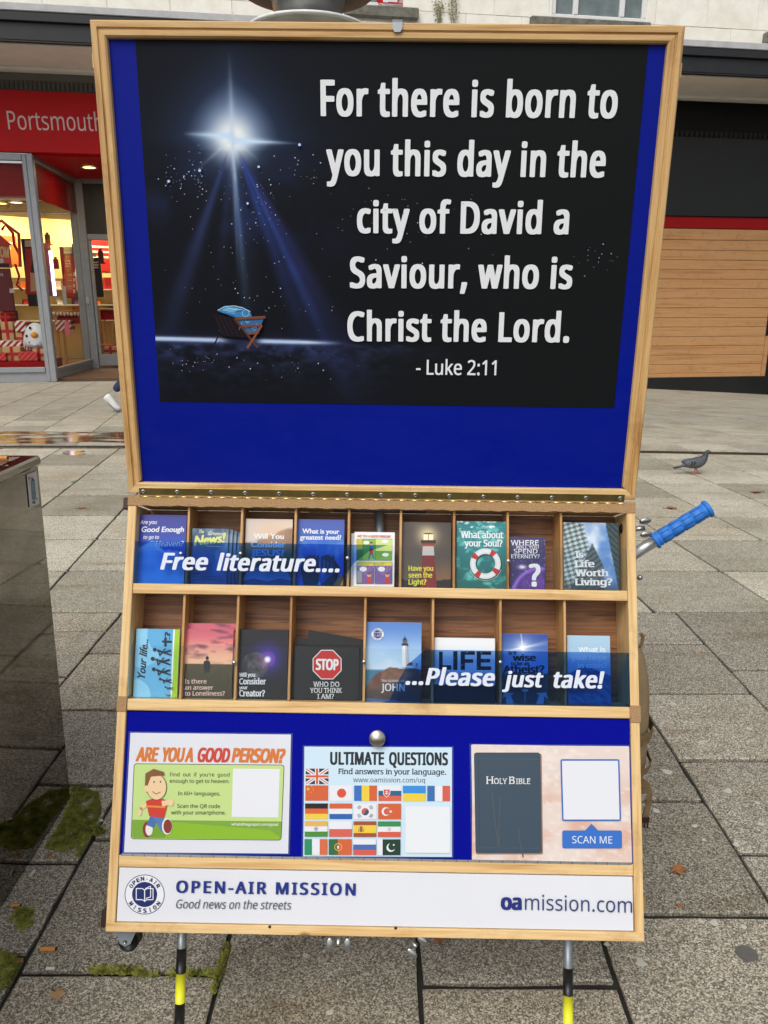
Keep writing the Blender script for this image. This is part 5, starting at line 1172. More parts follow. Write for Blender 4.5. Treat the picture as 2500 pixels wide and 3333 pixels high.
# second row
def f_life(U, V):
    c = (110+0*U, 182+0*U, 222+0*U)
    for cx, cy, r_, cc in ((.1, .2, .55, (142, 204, 236)), (.75, .05, .5, (78, 160, 210)), (.6, .85, .55, (98, 176, 220)), (.0, 1., .4, (150, 210, 240))): c = over(c, cc, (np.hypot(U-cx, (V-cy)*1.5) < r_)*.8)
    c = over(c, (236, 240, 236), (U > .855)*1.0*(U < .885)); return over(c, (156, 200, 36), (U >= .885)*1.0)
def a_life(q):
    D = (16, 22, 34)
    q.text('Your life...', RC(190, 500), RC(212, 248), 25, D, .03, 'B', shear=.35)
    q.text('?', RC(345, 232), RC(345, 200), 16, D, .06); q.line([RC(343, 250), RC(343, 230)], 2, D); q.line([RC(318, 240), RC(318, 286)], 8, D); q.line([RC(302, 260), RC(352, 262)], 7, D)
    for k, (hx_, hy_, sc) in enumerate(((252, 310, 1), (240, 366, 1.05), (246, 430, 1), (285, 490, .7), (318, 540, .45), (322, 586, .3))):
        q.disk(RC(hx_, hy_), 6.2*sc, D); q.line([RC(hx_+18*sc, hy_+4), RC(hx_+56*sc, hy_+18*sc), RC(hx_+96*sc, hy_+6*sc)], 6*sc, D); q.line([RC(hx_+56*sc, hy_+18*sc), RC(hx_+100*sc, hy_+34*sc)], 5*sc, D); q.line([RC(hx_+24*sc, hy_+6), RC(hx_+30*sc, hy_+36*sc), RC(hx_+64*sc, hy_-6*sc)], 3.4*sc, D)
leaflet([RC(145, 182), RC(410, 186), RC(385, 607), RC(115, 603)], 'light blue leaflet with black figures titled your life', f_life, a_life, floor=S2, th=.008)
def f_lone(U, V):
    n = fbm(U*3+1, V*12, 5); c = lerpc((196, 92, 110), (246, 190, 150), sst(0, .48, V)); c = over(c, (110, 60, 80), np.clip((n-.52)*4, 0, .8)*(1-sst(.3, .5, V)*.7)); g = fbm(U*20, V*60, 3); f = sst(.0, .006, V-.5)
    return [c[i]*(1-f)+f*((70, 58, 38)[i]*(1-.4*(V-.5)*2)+g*(24, 30, 14)[i]) for i in range(3)]
def a_lone(q):
    D = (30, 28, 34); q.disk(RC(574, 362), 5.5, D, 12, 6.5); q.poly([RC(552, 385), RC(565, 376), RC(584, 376), RC(593, 388), RC(592, 430), RC(552, 430)], D); q.rect(RC(556, 428), RC(570, 456), (34, 36, 52)); q.rect(RC(574, 428), RC(588, 452), (34, 36, 52))
    for t_, y_, x_ in (('Is there', 518, 570), ('an answer', 556, 611), ('to Loneliness?', 592, 682)): q.text(t_, RC(436, y_), RC(x_, y_), 14, (240, 206, 190), .012, 'N')
leaflet([RC(435, 182), RC(742, 187), RC(715, 617), RC(412, 612)], 'sunset leaflet with a lone man asking about loneliness', f_lone, a_lone, floor=S2,
  behind=[(.004, .011, .3, .008, 'sunset loneliness leaflet standing taller behind its front copy', None)])
def f_crea(U, V):
    c = lerpc((10, 10, 18), (6, 5, 7), V); g = np.exp(-(((U-.6)/.3)**2+((V-.42)/.22)**2)); c = over(c, (70, 50, 190), g*.9); r = np.hypot((U-.36), (V-.52)*1.42); n = fbm(U*12, V*12, 5); e = r < .27
    c = [np.where(e, (30, 28, 34)[i]+n**2*(150, 146, 150)[i]*sst(.6, .15, np.hypot(U-.45, V-.45)*1.2), c[i]) for i in range(3)]
    s = np.exp(-(((U-.6)/.06)**2+((V-.43)/.043)**2)); c = over(c, (170, 60, 170), np.exp(-((np.hypot(U-.6, (V-.43)*1.4)-.13)/.03)**2)*.5); return over(c, (255, 240, 255), np.clip(s*1.5, 0, 1))
leaflet([RC(768, 186), RC(1072, 190), RC(1063, 622), RC(743, 618)], 'black leaflet with earth and violet flare asking about your creator', f_crea,
  lambda q: [q.text(t_, RC(770, y_), RC(x_, y_), c_, WHT, .03, 'N', .04) for t_, y_, x_, c_ in (('Will you', 476, 868, 12), ('Consider', 522, 935, 18), ('your', 552, 822, 10), ('Creator?', 596, 928, 19))], floor=S2, th=.008, edge=BLK)
def a_stop(q):
    c = RC(1310, 402)
    for r_, cc in ((51, (232, 232, 232)), (48, (204, 34, 32))): q.poly([(c[0]+r_*math.cos(math.radians(22.5+45*k)), c[1]+r_*1.02*math.sin(math.radians(22.5+45*k))) for k in range(8)], cc)
    q.text('STOP', RC(1240, 432), RC(1380, 434), 33, (240, 240, 240), .05)
    for t_, y_, a_, b_ in (('WHO DO', 537, 1226, 1385), ('YOU THINK', 575, 1206, 1400), ('I AM?', 612, 1250, 1352)): q.text(t_, RC(a_, y_), RC(b_, y_), 15.5, (226, 226, 226), .012, 'N', .05)
blk = lambda U, V: (10+0*U, 10+0*U, 11+0*U)
leaflet([RC(1120, 285), RC(1510, 290), RC(1500, 627), RC(1100, 622)], 'black card with red stop sign asking who do you think I am', blk, a_stop, floor=S2, nx=2, ny=2, edge=BLK,
  behind=[(.004, .022, -9, .008, 'black card tilted up behind the stop sign card', blk), (-.006, .012, -2, .014, 'black card standing upright behind the tilted one', blk), (.01, .004, .5, .02, 'black card rearmost in the stop sign compartment', blk)])
def emblem(q, c, R, navy=(22, 44, 130), white=True):
    if white: q.disk(c, R, (236, 238, 242), 40)
    q.ring(c, R*.965, R, navy, n=44); q.disk(c, R*.63, navy, 40)
    for s in (-1, 1):
        q.line([(c[0], c[1]+R*.33), (c[0]+s*R*.12, c[1]+R*.26), (c[0]+s*R*.42, c[1]+R*.26), (c[0]+s*R*.42, c[1]-R*.30), (c[0]+s*R*.12, c[1]-R*.30), (c[0], c[1]-R*.22)], R*.045, (236, 238, 242))
    q.line([(c[0], c[1]-R*.22), (c[0], c[1]+R*.36)], R*.045, (236, 238, 242)); q.line([(c[0]+R*.06, c[1]+R*.2), (c[0]+R*.3, c[1]+R*.12), (c[0]+R*.3, c[1]-R*.42), (c[0]+R*.04, c[1]-R*.3)], R*.04, (236, 238, 242))
    def arc(t_, a0, a1, up):
        n = len(t_)
        for k, ch_ in enumerate(t_):
            if ch_ == ' ': continue
            a = math.radians(a0+(a1-a0)*(k/(n-1))); rr = R*.70 if up else R*.91; hw = R*(.085 if ch_ not in 'I-' else .03)
            ct = (c[0]+rr*math.cos(a), c[1]+rr*math.sin(a)); tv = (-math.sin(a), math.cos(a)) if up else (math.sin(a), -math.cos(a))
            q.text(ch_, (ct[0]-tv[0]*hw, ct[1]-tv[1]*hw), (ct[0]+tv[0]*hw, ct[1]+tv[1]*hw), R*(.19 if ch_ != '-' else .19), navy, .035)
    arc('OPEN-AIR', 212, 328, True); arc('MISSION', 146, 34, False)
def f_john(U, V):
    c = lerpc((84, 130, 200), (176, 206, 232), sst(0, .5, V)); c = over(c, (226, 232, 240), np.clip(fbm(U*3+5, V*5+3, 5)-.42, 0, 1)*2*sst(.25, .5, V)); sea = sst(0, .01, V-.60); c = over(c, (60, 120, 150), sea); n = fbm(U*9, V*9, 5)
    top = .58+.16*np.clip((.42-U)*1.6, 0, 1)+.04*np.clip((U-.85)*4, 0, 1)+.05*(fbm(U*7, U*0+5)-.5)+.14*np.clip((.2-U)*5, 0, 1); rk = sst(0, .008, V-top)
    c = [c[i]*(1-rk)+rk*((64, 42, 34)[i]+n*(110, 80, 62)[i]) for i in range(3)]; dn = sst(.78, .95, V+(n-.5)*.3); c = over(c, (30, 36, 44), dn*.6); return over(c, (40, 110, 190), sst(.0, .02, V-(.955+.04*U))*.8)
def a_john(q):
    emblem(q, RD(137, 198), 21)
    W_ = (232, 234, 238); q.poly([RD(276, 262), RD(304, 262), RD(312, 384), RD(272, 384)], W_); q.poly([RD(292, 262), RD(304, 262), RD(312, 384), RD(296, 384)], (186, 190, 200)); q.rect(RD(272, 250), RD(308, 262), (40, 44, 50)); q.rect(RD(278, 232), RD(302, 250), (90, 96, 104)); q.poly([RD(276, 232), RD(304, 232), RD(292, 214), RD(288, 214)], (44, 50, 58)); q.line([RD(290, 214), RD(290, 204)], 1, (40, 40, 44))
    q.rect(RD(300, 372), RD(354, 388), W_); q.poly([RD(296, 374), RD(314, 356), RD(356, 358), RD(360, 374)], (110, 84, 80)); q.poly([RD(334, 362), RD(342, 350), RD(352, 362), RD(352, 388), RD(334, 388)], (206, 206, 210))
    q.text('THE GOSPEL OF', RD(157, 465), RD(290, 467), 7, (220, 224, 230), .02, 'N'); q.text('JOHN', RD(156, 516), RD(290, 517), 23, (226, 232, 240), .02, 'N')
leaflet([RD(75, 128), RD(383, 134), RD(381, 583), RD(66, 580)], 'tall gospel of John booklet with white lighthouse on rocks', f_john, a_john, floor=S2, th=.007, kindname='booklet', cat='booklet')
def f_LIFE(U, V): return over((228+0*U, 230+0*U, 232+0*U), (16, 20, 24), sst(0, .004, V-.725))
def a_LIFE(q):
    D = (16, 22, 30); q.poly([RD(482, 395), RD(482, 295), RD(503, 295), RD(503, 372), RD(552, 372), RD(552, 397)], D); q.rect(RD(562, 293), RD(586, 398), D); q.poly([RD(604, 398), RD(604, 293), RD(684, 293), RD(684, 313), RD(628, 313), RD(628, 338), RD(674, 338), RD(674, 358), RD(628, 358), RD(628, 398)], D)
    q.poly([RD(694, 398), RD(694, 293), RD(776, 294), RD(776, 313), RD(718, 313), RD(718, 336), RD(770, 336), RD(770, 356), RD(718, 356), RD(718, 378), RD(776, 378), RD(776, 399)], D)
    for p in ((566, 330), (640, 300), (720, 302), (744, 345), (610, 370), (700, 385)): q.disk(RD(*p), 4, (110, 130, 140), 8, 2.5)
    q.text('EXPLORE LIFE CONVERSATION GUIDE', RD(480, 434), RD(776, 437), 12, (60, 90, 120), 0, 'N')
leaflet([RD(455, 213), RD(797, 225), RD(797, 597), RD(455, 590)], 'square white booklet with big letters LIFE and black foot', f_LIFE, a_LIFE, floor=S2, th=.009, ny=150, nx=4, kindname='booklet', cat='booklet')
def f_wise(U, V):
    c = lerpc((40, 70, 150), (110, 160, 214), sst(0, .5, V)); s = np.exp(-np.hypot((U-.45), (V-.2)*1.5)/.14); a = np.arctan2(V-.2, U-.45); ry = np.clip(np.cos(a*4+.6), 0, 1)**24*np.exp(-np.hypot(U-.45, V-.2)*2.5); c = over(c, (255, 255, 255), np.clip(s*1.2+ry*.7, 0, 1))
    n = fbm(U*14, V*16, 4); h = sst(0, .02, V-.56-.05*(fbm(U*6, U*0)-.5)); c = [c[i]*(1-h)+h*((30, 48, 50)[i]+n*(40, 56, 44)[i]) for i in range(3)]
    rd_ = (np.abs(U-.5) < (.04+(V-.56)*.9))*(V > .6); c = over(c, (44, 56, 66), rd_*.8); return c
def a_wise(q):
    D = (14, 24, 44)
    for t_, y_, a_, b_, c_ in (('Is it', 312, 872, 918, 11), ('wise', 346, 896, 1028, 20), ('to be an', 372, 886, 988, 11), ('Atheist?', 416, 842, 1076, 24)): q.text(t_, RD(a_, y_), RD(b_, y_), c_, D, .045, 'N')
    q.disk(RD(966, 513), 11, (150, 190, 214), 14, 5); q.line([RD(966, 520), RD(966, 590)], 3, (120, 150, 170))
    for s in (-1, 1): q.poly([RD(966+s*62, 590), RD(966+s*80, 540), RD(966+s*60, 530), RD(966+s*118, 524), RD(966+s*130, 560), RD(966+s*108, 548), RD(966+s*104, 590)], (130, 170, 190))
leaflet([RD(835, 193), RD(1093, 199), RD(1097, 597), RD(837, 592)], 'blue leaflet with sunburst asking is it wise to be an atheist', f_wise, a_wise, floor=S2, th=.006)
def f_hope(U, V):
    c = lerpc((170, 200, 220), (120, 170, 210), V); r = np.hypot((U-.95)*1.0, (V-.05)*1.2); w_ = sst(0, .02, V-(.42+.3*np.abs(U-.45)**1.3+.04*fbm(U*8, V*8))); n = fbm(U*5+V*9, V*22-U*8, 5); c = over(c, (210, 226, 236), sst(.15, .0, np.abs(V-.28-U*.1))*.5)
    c = [c[i]*(1-w_)+w_*((14, 60, 110)[i]+n*(60, 90, 90)[i]) for i in range(3)]; return c
leaflet([RD(1200, 203), RD(1438, 208), RD(1455, 608), RD(1210, 603)], 'blue wave leaflet asking what is your hope in crisis', f_hope,
  lambda q: [q.text(t_, RD(a_, y_), RD(b_, y_), 15, (236, 242, 248), .035, 'N') for t_, y_, a_, b_ in (('What is', 297, 1266, 1420), ('your hope', 342, 1226, 1426), ('in crisis?', 386, 1262, 1428))], floor=S2, th=.006)

# ---- clear guards with blue film and white lettering
def guard(a, b, vb, film, words, screws):
    A = FX.uv(a, -.003); B = FX.uv(b, -.003); vt = A[1]
    g_ = MB().box(-iu+.0005, iu-.0005, vb+.0006, (A[1]+B[1])/2, -.0045, -.0025).build('guard', ACRYL, stand, FX.M)
    P = [FX.uv(p, -.002) for p in film]; P = [(p[0], min(max(p[1], vb+.001), (A[1]+B[1])/2-.0005)) for p in P]
    A_ = sum(P[k][0]*P[(k+1) % len(P)][1]-P[(k+1) % len(P)][0]*P[k][1] for k in range(len(P)))
    if A_ < 0: P = P[::-1]
    mesh('tint_film', [(p[0], p[1], -.0018) for p in P], [tuple(range(len(P)))], TINT, g_, FX.M)
    q = Print(FX, -.0012)
    for t_, p1, p2, cap in words: q.text(t_, p1, p2, cap, (222, 228, 240), .038, 'N', shear=.22, spacing=1.06)
    q.build('lettering', INK, g_)
    for p in screws: s = FX.uv(p, -.001); MB().lathe([(0, .0016), (.003, .0013), (.0042, 0)][::-1], n=12).build('screw', STEEL, g_, FX.M @ Matrix.Translation((s[0], s[1], -.0024)), True)
guard(RA(140, 397), RB(1535, 445), s1t, [(430, 1740), (430, 1930), (1105, 1930), (1120, 1880), (1150, 1835), (1200, 1795), (1262, 1760), (1262, 1740)],
  [('Free', RA(285, 570), RA(568, 575), 52), ('literature....', RA(632, 576), RA(1384, 586), 52)], [RA(777, 474), RA(1435, 502), RB(803, 520), RA(410, 474)])
guard(RC(105, 275), RD(1555, 305), s2t, [(2070, 2080), (2070, 2330), (1240, 2330), (1268, 2280), (1292, 2225), (1325, 2165), (1385, 2080)],
  [('...Please', RD(292, 478), RD(788, 488), 52), ('just', RD(842, 492), RD(1058, 494), 48), ('take!', RD(1115, 496), RD(1398, 500), 52)], [RC(737, 390), RC(1537, 386), RD(829, 356)])

# ---- sign panel lettering
RP, RQ = reg(330, 2750, .5847), reg(1250, 2750, .5847)
NAVY = (26, 42, 120)
q = Print(FX, -.0036)
emblem(q, RP(241, 276), 65, (20, 36, 104))
q.text('OPEN-AIR MISSION', RP(415, 265), RP(1415, 281), 36, (20, 44, 130), .035, 'N', spacing=1.25)
q.text('Good news on the streets', RP(412, 353), RP(1052, 360), 27, (70, 74, 92), 0, 'N', shear=.2)
q.text('oa', RQ(650, 358), RQ(767, 360), 47, NAVY, .05, 'N'); q.text('mission.com', RQ(784, 361), RQ(1382, 378), 47, (50, 62, 110), 0, 'N')
q.build('lettering', INK, sp_)
for px, py in ((878, 3017), (1288, 3021)): s = FX.uv((px, py), .001); MB().lathe([(0, .0008), (.0025, .0006), (.003, 0)][::-1], n=10).build('screw', DKBR, stand, FX.M @ Matrix.Translation((s[0], s[1], .0006)), True)
# knob
s = FX.uv((1228, 2404), .01); MB().lathe([(0, .010), (.0145, .009), (.0158, .0065), (.0158, .002), (.0140, -.008)][::-1], n=36).build('round_knob', NICKEL, stand, FX.M @ Matrix.Translation((s[0], s[1], .003)), True)

# ---- bottom notices
def sheet(c4, label, draw, w=-.0045, fn=None, nx=2, ny=2):
    P = [FX.uv(p, w) for p in c4]; e_ = empty('notice', FX.o+FX.X*P[3][0]+FX.V*P[3][1]+FX.N*w, label, 'notice')
    cx = sum(p[0] for p in P)/4; cy = sum(p[1] for p in P)/4
    big = [(cx+(p[0]-cx)*1.022, cy+(p[1]-cy)*1.022) for p in P]
    MB().prism(big, w-.0007, w-.0002).build('laminate', LAM, e_, FX.M)
    MB().prism(P, w-.0002+.0001, w+.0002).build('paper', PAPER, e_, FX.M)
    q = Print(FX, w+.0003)
    draw(q); q.build('printed_face', INKG, e_)
    return e_
R1 = reg(330, 2320, .4039); RG = reg(940, 2320, .3376); R3 = reg(1480, 2320, .3978)
def d1(q):
    O, Rd = (216, 120, 44), (206, 62, 44)
    for t_, a_, b_, cc in (('ARE', 275, 450, O), ('YOU', 478, 660, O), ('A', 670, 738, O), ('GOOD', 768, 1028, Rd), ('PERSON?', 1048, 1470, O)): q.text(t_, R1(a_, 388+(a_-275)*.008), R1(b_, 388+(b_-275)*.012), 42, cc, .06, 'N', shear=.22)
    def rr(x0, y0, x1, y1, r, dx=0):
        out = []
        for cx, cy, a in ((x1-r, y0+r, -90), (x1-r, y1-r, 0), (x0+r, y1-r, 90), (x0+r, y0+r, 180)):
            for k in range(5): t = math.radians(a+90*k/4); X = cx+r*math.cos(t); Y = cy+r*math.sin(t); out.append(R1(X-(Y-y0)*.04, Y+(X-x0)*.009))
        return out
    q.poly(rr(262, 408, 1475, 1018, 24), (24, 34, 24)); q.poly(rr(267, 413, 1470, 1013, 20), (196, 222, 138))
    q.poly([R1(250, 862), R1(1452, 876), R1(1448, 1015), R1(1432, 1022), R1(262, 1010), R1(246, 998)], (122, 168, 52))
    q.poly([R1(580, 880)]+[R1(x, 880+18*math.sin((x-580)/140)*0+(x-580)*.085) for x in range(640, 1450, 90)]+[R1(1448, 1010), R1(1432, 1021), R1(350, 1010)], (138, 186, 34))
    q.poly([R1(420, 905), R1(560, 905), R1(510, 1008), R1(340, 1004)], (112, 162, 40))
    q.poly([R1(1062, 450), R1(1438, 453), R1(1426, 843), R1(1050, 838)], (232, 234, 240))
    T = (34, 44, 36)
    for t_, a_, b_, y_ in (("Find  out  if  you're  good", 553, 1033, 512), ('enough to get to heaven.', 551, 1032, 564), ('In 60+ languages.', 617, 958, 664), ('Scan the QR code', 611, 957, 766), ('with your smartphone.', 561, 1002, 818)): q.text(t_, R1(a_, y_), R1(b_, y_+2), 11.5, T, .008, 'N')
    q.text('whatsthegospel.com/good', R1(1048, 908), R1(1425, 911), 8.5, (236, 240, 226), .02, 'N')
    # a plain walking man
    SKC, K = (238, 206, 160), (40, 30, 26)
    q.disk(R1(370, 940), 15, (140, 44, 36), 18, 26); q.disk(R1(385, 940), 12, (232, 230, 226), 18, 20)
    q.line([R1(425, 835), R1(400, 900)], 24, (70, 110, 170)); q.line([R1(450, 835), R1(505, 925)], 27, (78, 122, 184))
    q.disk(R1(530, 915), 17, (236, 234, 230), 18, 27); q.disk(R1(535, 915), 14, (134, 50, 34), 18, 23)
    q.line([R1(365, 740), R1(318, 770), R1(308, 810)], 12, SKC); q.disk(R1(308, 815), 6, SKC)
    q.poly([R1(358, 712), R1(400, 695), R1(500, 695), R1(540, 712), R1(505, 850), R1(385, 832)], (204, 56, 38)); q.poly([R1(362, 745), R1(518, 752), R1(515, 768), R1(358, 760)], (228, 140, 50))
    q.line([R1(500, 730), R1(552, 722)], 17, SKC); q.disk(R1(560, 722), 9, SKC, ry=12)
    q.disk(R1(445, 600), 33, K, 22, 42); q.disk(R1(445, 600), 31.5, SKC, 22, 40.5); q.poly([R1(350, 600), R1(355, 490), R1(420, 452), R1(500, 475), R1(510, 505), R1(400, 515), R1(372, 590)], (128, 84, 44))
    q.disk(R1(362, 612), 7, SKC, ry=11); q.disk(R1(425, 558), 2.2, K, 8, 3.5); q.disk(R1(476, 556), 2.2, K, 8, 3.5); q.line([R1(412, 635), R1(440, 655), R1(475, 640)], 2.4, (140, 50, 40))
sheet([(425, 2385), (947, 2391), (938, 2778), (404, 2774)], 'white laminated notice headed are you a good person, leftmost on blue felt', d1)
def d2(q):
    q.poly([(991, 2430), (1471, 2433), (1471, 2789), (987, 2787)], (206, 230, 244))
    K = (22, 28, 36)
    q.text('ULTIMATE', RG(398, 497), RG(920, 499), 38, K, .05, 'N', spacing=1.05); q.text('QUESTIONS', RG(966, 500), RG(1535, 503), 38, K, .05, 'N', spacing=1.05)
    q.text('Find answers in your language.', RG(480, 590), RG(1518, 597), 17, (30, 36, 46), .02, 'N', .04); q.text('www.oamission.com/uq', RG(622, 668), RG(1313, 672), 14.5, (50, 56, 66), 0, 'N', .03)
    OR, WH, BU, YL, NV = (212, 96, 50), (232, 234, 240), (50, 110, 190), (238, 206, 60), (30, 54, 70); RD_ = (214, 94, 76)
    q.STEP = .00002
    def fl(c, r, kind):
        x = 163+c*235-(r*3); y = [538, 700, 874, 1045, 1218][r]; w_, h_ = 220, [150, 148, 150, 150, 152][r]
        y += (c*.9); R_ = lambda a, b, cc: q.rect(RG(x+a[0]*w_, y+a[1]*h_), RG(x+b[0]*w_, y+b[1]*h_), cc); C_ = lambda a, b: RG(x+a*w_, y+b*h_)
        def h3(*cs):
            for k, cc in enumerate(cs): R_((0, k/len(cs)), (1, (k+1)/len(cs)), cc)
        def v3(*cs):
            for k, cc in enumerate(cs): R_((k/len(cs), 0), ((k+1)/len(cs), 1), cc)
        if kind == 'uk':
            R_((0, 0), (1, 1), NV)
            for a, b in (((0, 0), (1, 1)), ((0, 1), (1, 0))):
                A, B = C_(*a), C_(*b); q.line([(A[0]+4, A[1]+(2.5 if a[1] == 0 else -2.5)), (B[0]-4, B[1]-(2.5 if a[1] == 0 else -2.5))], 11, WH); q.line([(A[0]+3, A[1]+(1.8 if a[1] == 0 else -1.8)), (B[0]-3, B[1]-(1.8 if a[1] == 0 else -1.8))], 3.4, RD_)
            R_((.41, 0), (.59, 1), WH); R_((0, .37), (1, .63), WH); R_((.45, 0), (.55, 1), OR); R_((0, .43), (1, .57), OR)
        def star(c_, r_, cc): q.poly([(c_[0]+(r_ if k % 2 == 0 else r_*.42)*math.sin(math.pi*k/5), c_[1]-(r_ if k % 2 == 0 else r_*.42)*math.cos(math.pi*k/5)) for k in range(10)], cc)
        if kind == 'cn':
            R_((0, 0), (1, 1), OR); star(C_(.12, .24), 6, YL)
            for a, b in ((.28, .07), (.35, .18), (.35, .33), (.27, .45)): star(C_(a, b), 2.2, YL)
        if kind == 'jp': R_((0, 0), (1, 1), WH); q.disk(C_(.52, .5), 15, (216, 82, 50))
        if kind == 'ro': v3(BU, YL, OR)
        if kind == 'sk':
            h3(WH, (34, 96, 136), (222, 96, 66)); c_ = C_(.36, .5); q.poly([(c_[0]-12, c_[1]-14), (c_[0]+12, c_[1]-14), (c_[0]+11, c_[1]+4), (c_[0], c_[1]+14), (c_[0]-11, c_[1]+4)], WH); q.poly([(c_[0]-10, c_[1]-12), (c_[0]+10, c_[1]-12), (c_[0]+9, c_[1]+3), (c_[0], c_[1]+12), (c_[0]-9, c_[1]+3)], (206, 70, 60)); q.line([(c_[0], c_[1]-9), (c_[0], c_[1]+5)], 2, WH); q.line([(c_[0]-5, c_[1]-5), (c_[0]+5, c_[1]-5)], 2, WH); q.line([(c_[0]-6, c_[1]), (c_[0]+6, c_[1])], 2, WH)
        if kind == 'ua': h3((50, 142, 220), YL)
        if kind == 'fr': v3((52, 110, 170), WH, RD_)
        if kind == 'de': h3((18, 16, 14), (220, 96, 52), YL)
        if kind == 'nl': h3(OR, WH, (40, 96, 176))
        if kind == 'kr':
            R_((0, 0), (1, 1), WH); c_ = C_(.5, .52); q.disk(c_, 12, (206, 90, 84), 20, 12, 180, 360); q.disk(c_, 12, (40, 84, 100), 20, 12, 0, 180); q.disk((c_[0]-6, c_[1]), 6, (206, 90, 84)); q.disk((c_[0]+6, c_[1]), 6, (40, 84, 100))
            for a, b, s in ((.24, .24, 1), (.76, .24, -1), (.24, .78, -1), (.76, .78, 1)):
                for k in (-1, 0, 1): c2 = C_(a, b); q.line([(c2[0]+k*3.4-3*1, c2[1]+5+k*s*1.6), (c2[0]+k*3.4+3*1, c2[1]-5+k*s*1.6)] if s > 0 else [(c2[0]+k*3.4-3, c2[1]-5+k*1.6*s), (c2[0]+k*3.4+3, c2[1]+5+k*1.6*s)], 1.5, K)
        if kind == 'tr': R_((0, 0), (1, 1), OR); q.disk(C_(.34, .5), 14, WH); q.disk(C_(.39, .5), 11, OR); star(C_(.55, .5), 6, WH)
        if kind == 'in': h3((230, 178, 84), WH, (70, 140, 50)); q.ring(C_(.5, .5), 5.6, 7, (50, 80, 150)); q.disk(C_(.5, .5), 3.5, (90, 120, 180))
        if kind == 'pl': h3(WH, (214, 96, 84))
        if kind == 'es': R_((0, 0), (1, .25), (164, 76, 48)); R_((0, .25), (1, .75), YL); R_((0, .75), (1, 1), (164, 76, 48)); q.rect(C_(.27, .38), C_(.40, .68), (150, 100, 60)); q.rect(C_(.21, .45), C_(.24, .68), (150, 120, 90)); q.rect(C_(.43, .45), C_(.46, .68), (150, 120, 90)); q.disk(C_(.335, .36), 5, (170, 110, 50), 10, 3)
        if kind == 'ir': h3((50, 140, 80), WH, (214, 90, 66)); c_ = C_(.5, .5); q.ring(c_, 4.4, 5.6, (206, 90, 70), -60, 240); q.line([(c_[0], c_[1]-6), (c_[0], c_[1]+6)], 1.4, (206, 90, 70))
        if kind == 'it': v3((34, 140, 96), WH, (216, 106, 66))
        if kind == 'pt': R_((0, 0), (.4, 1), (44, 104, 60)); R_((.4, 0), (1, 1), (212, 98, 54)); q.ring(C_(.41, .5), 10.5, 12.5, (226, 196, 60)); q.rect(C_(.35, .38), C_(.47, .64), (206, 70, 60)); q.rect(C_(.375, .42), C_(.445, .60), WH)
        if kind == 'ru': h3(WH, (70, 104, 176), (214, 90, 76))
        if kind == 'pk': R_((0, 0), (.22, 1), WH); R_((.22, 0), (1, 1), (16, 56, 38)); q.disk(C_(.58, .52), 14, WH); q.disk(C_(.63, .46), 12, (16, 56, 38)); star(C_(.71, .35), 4.4, WH)
    for r_, c_, k_ in ((0, 0, 'uk'), (1, 0, 'cn'), (1, 1, 'jp'), (1, 2, 'ro'), (1, 3, 'sk'), (1, 4, 'ua'), (1, 5, 'fr'), (2, 0, 'de'), (2, 1, 'nl'), (2, 2, 'kr'), (2, 3, 'tr'), (3, 0, 'in'), (3, 1, 'pl'), (3, 2, 'es'), (3, 3, 'ir'), (4, 0, 'it'), (4, 1, 'pt'), (4, 2, 'ru'), (4, 3, 'pk')): fl(c_, r_, k_)
    q.poly([RG(1125, 900), RG(1558, 905), RG(1558, 1352), RG(1125, 1350)], (232, 236, 240))
sheet([(991, 2430), (1471, 2433), (1471, 2789), (987, 2787)], 'pale blue laminated notice of flags headed ultimate questions', d2)
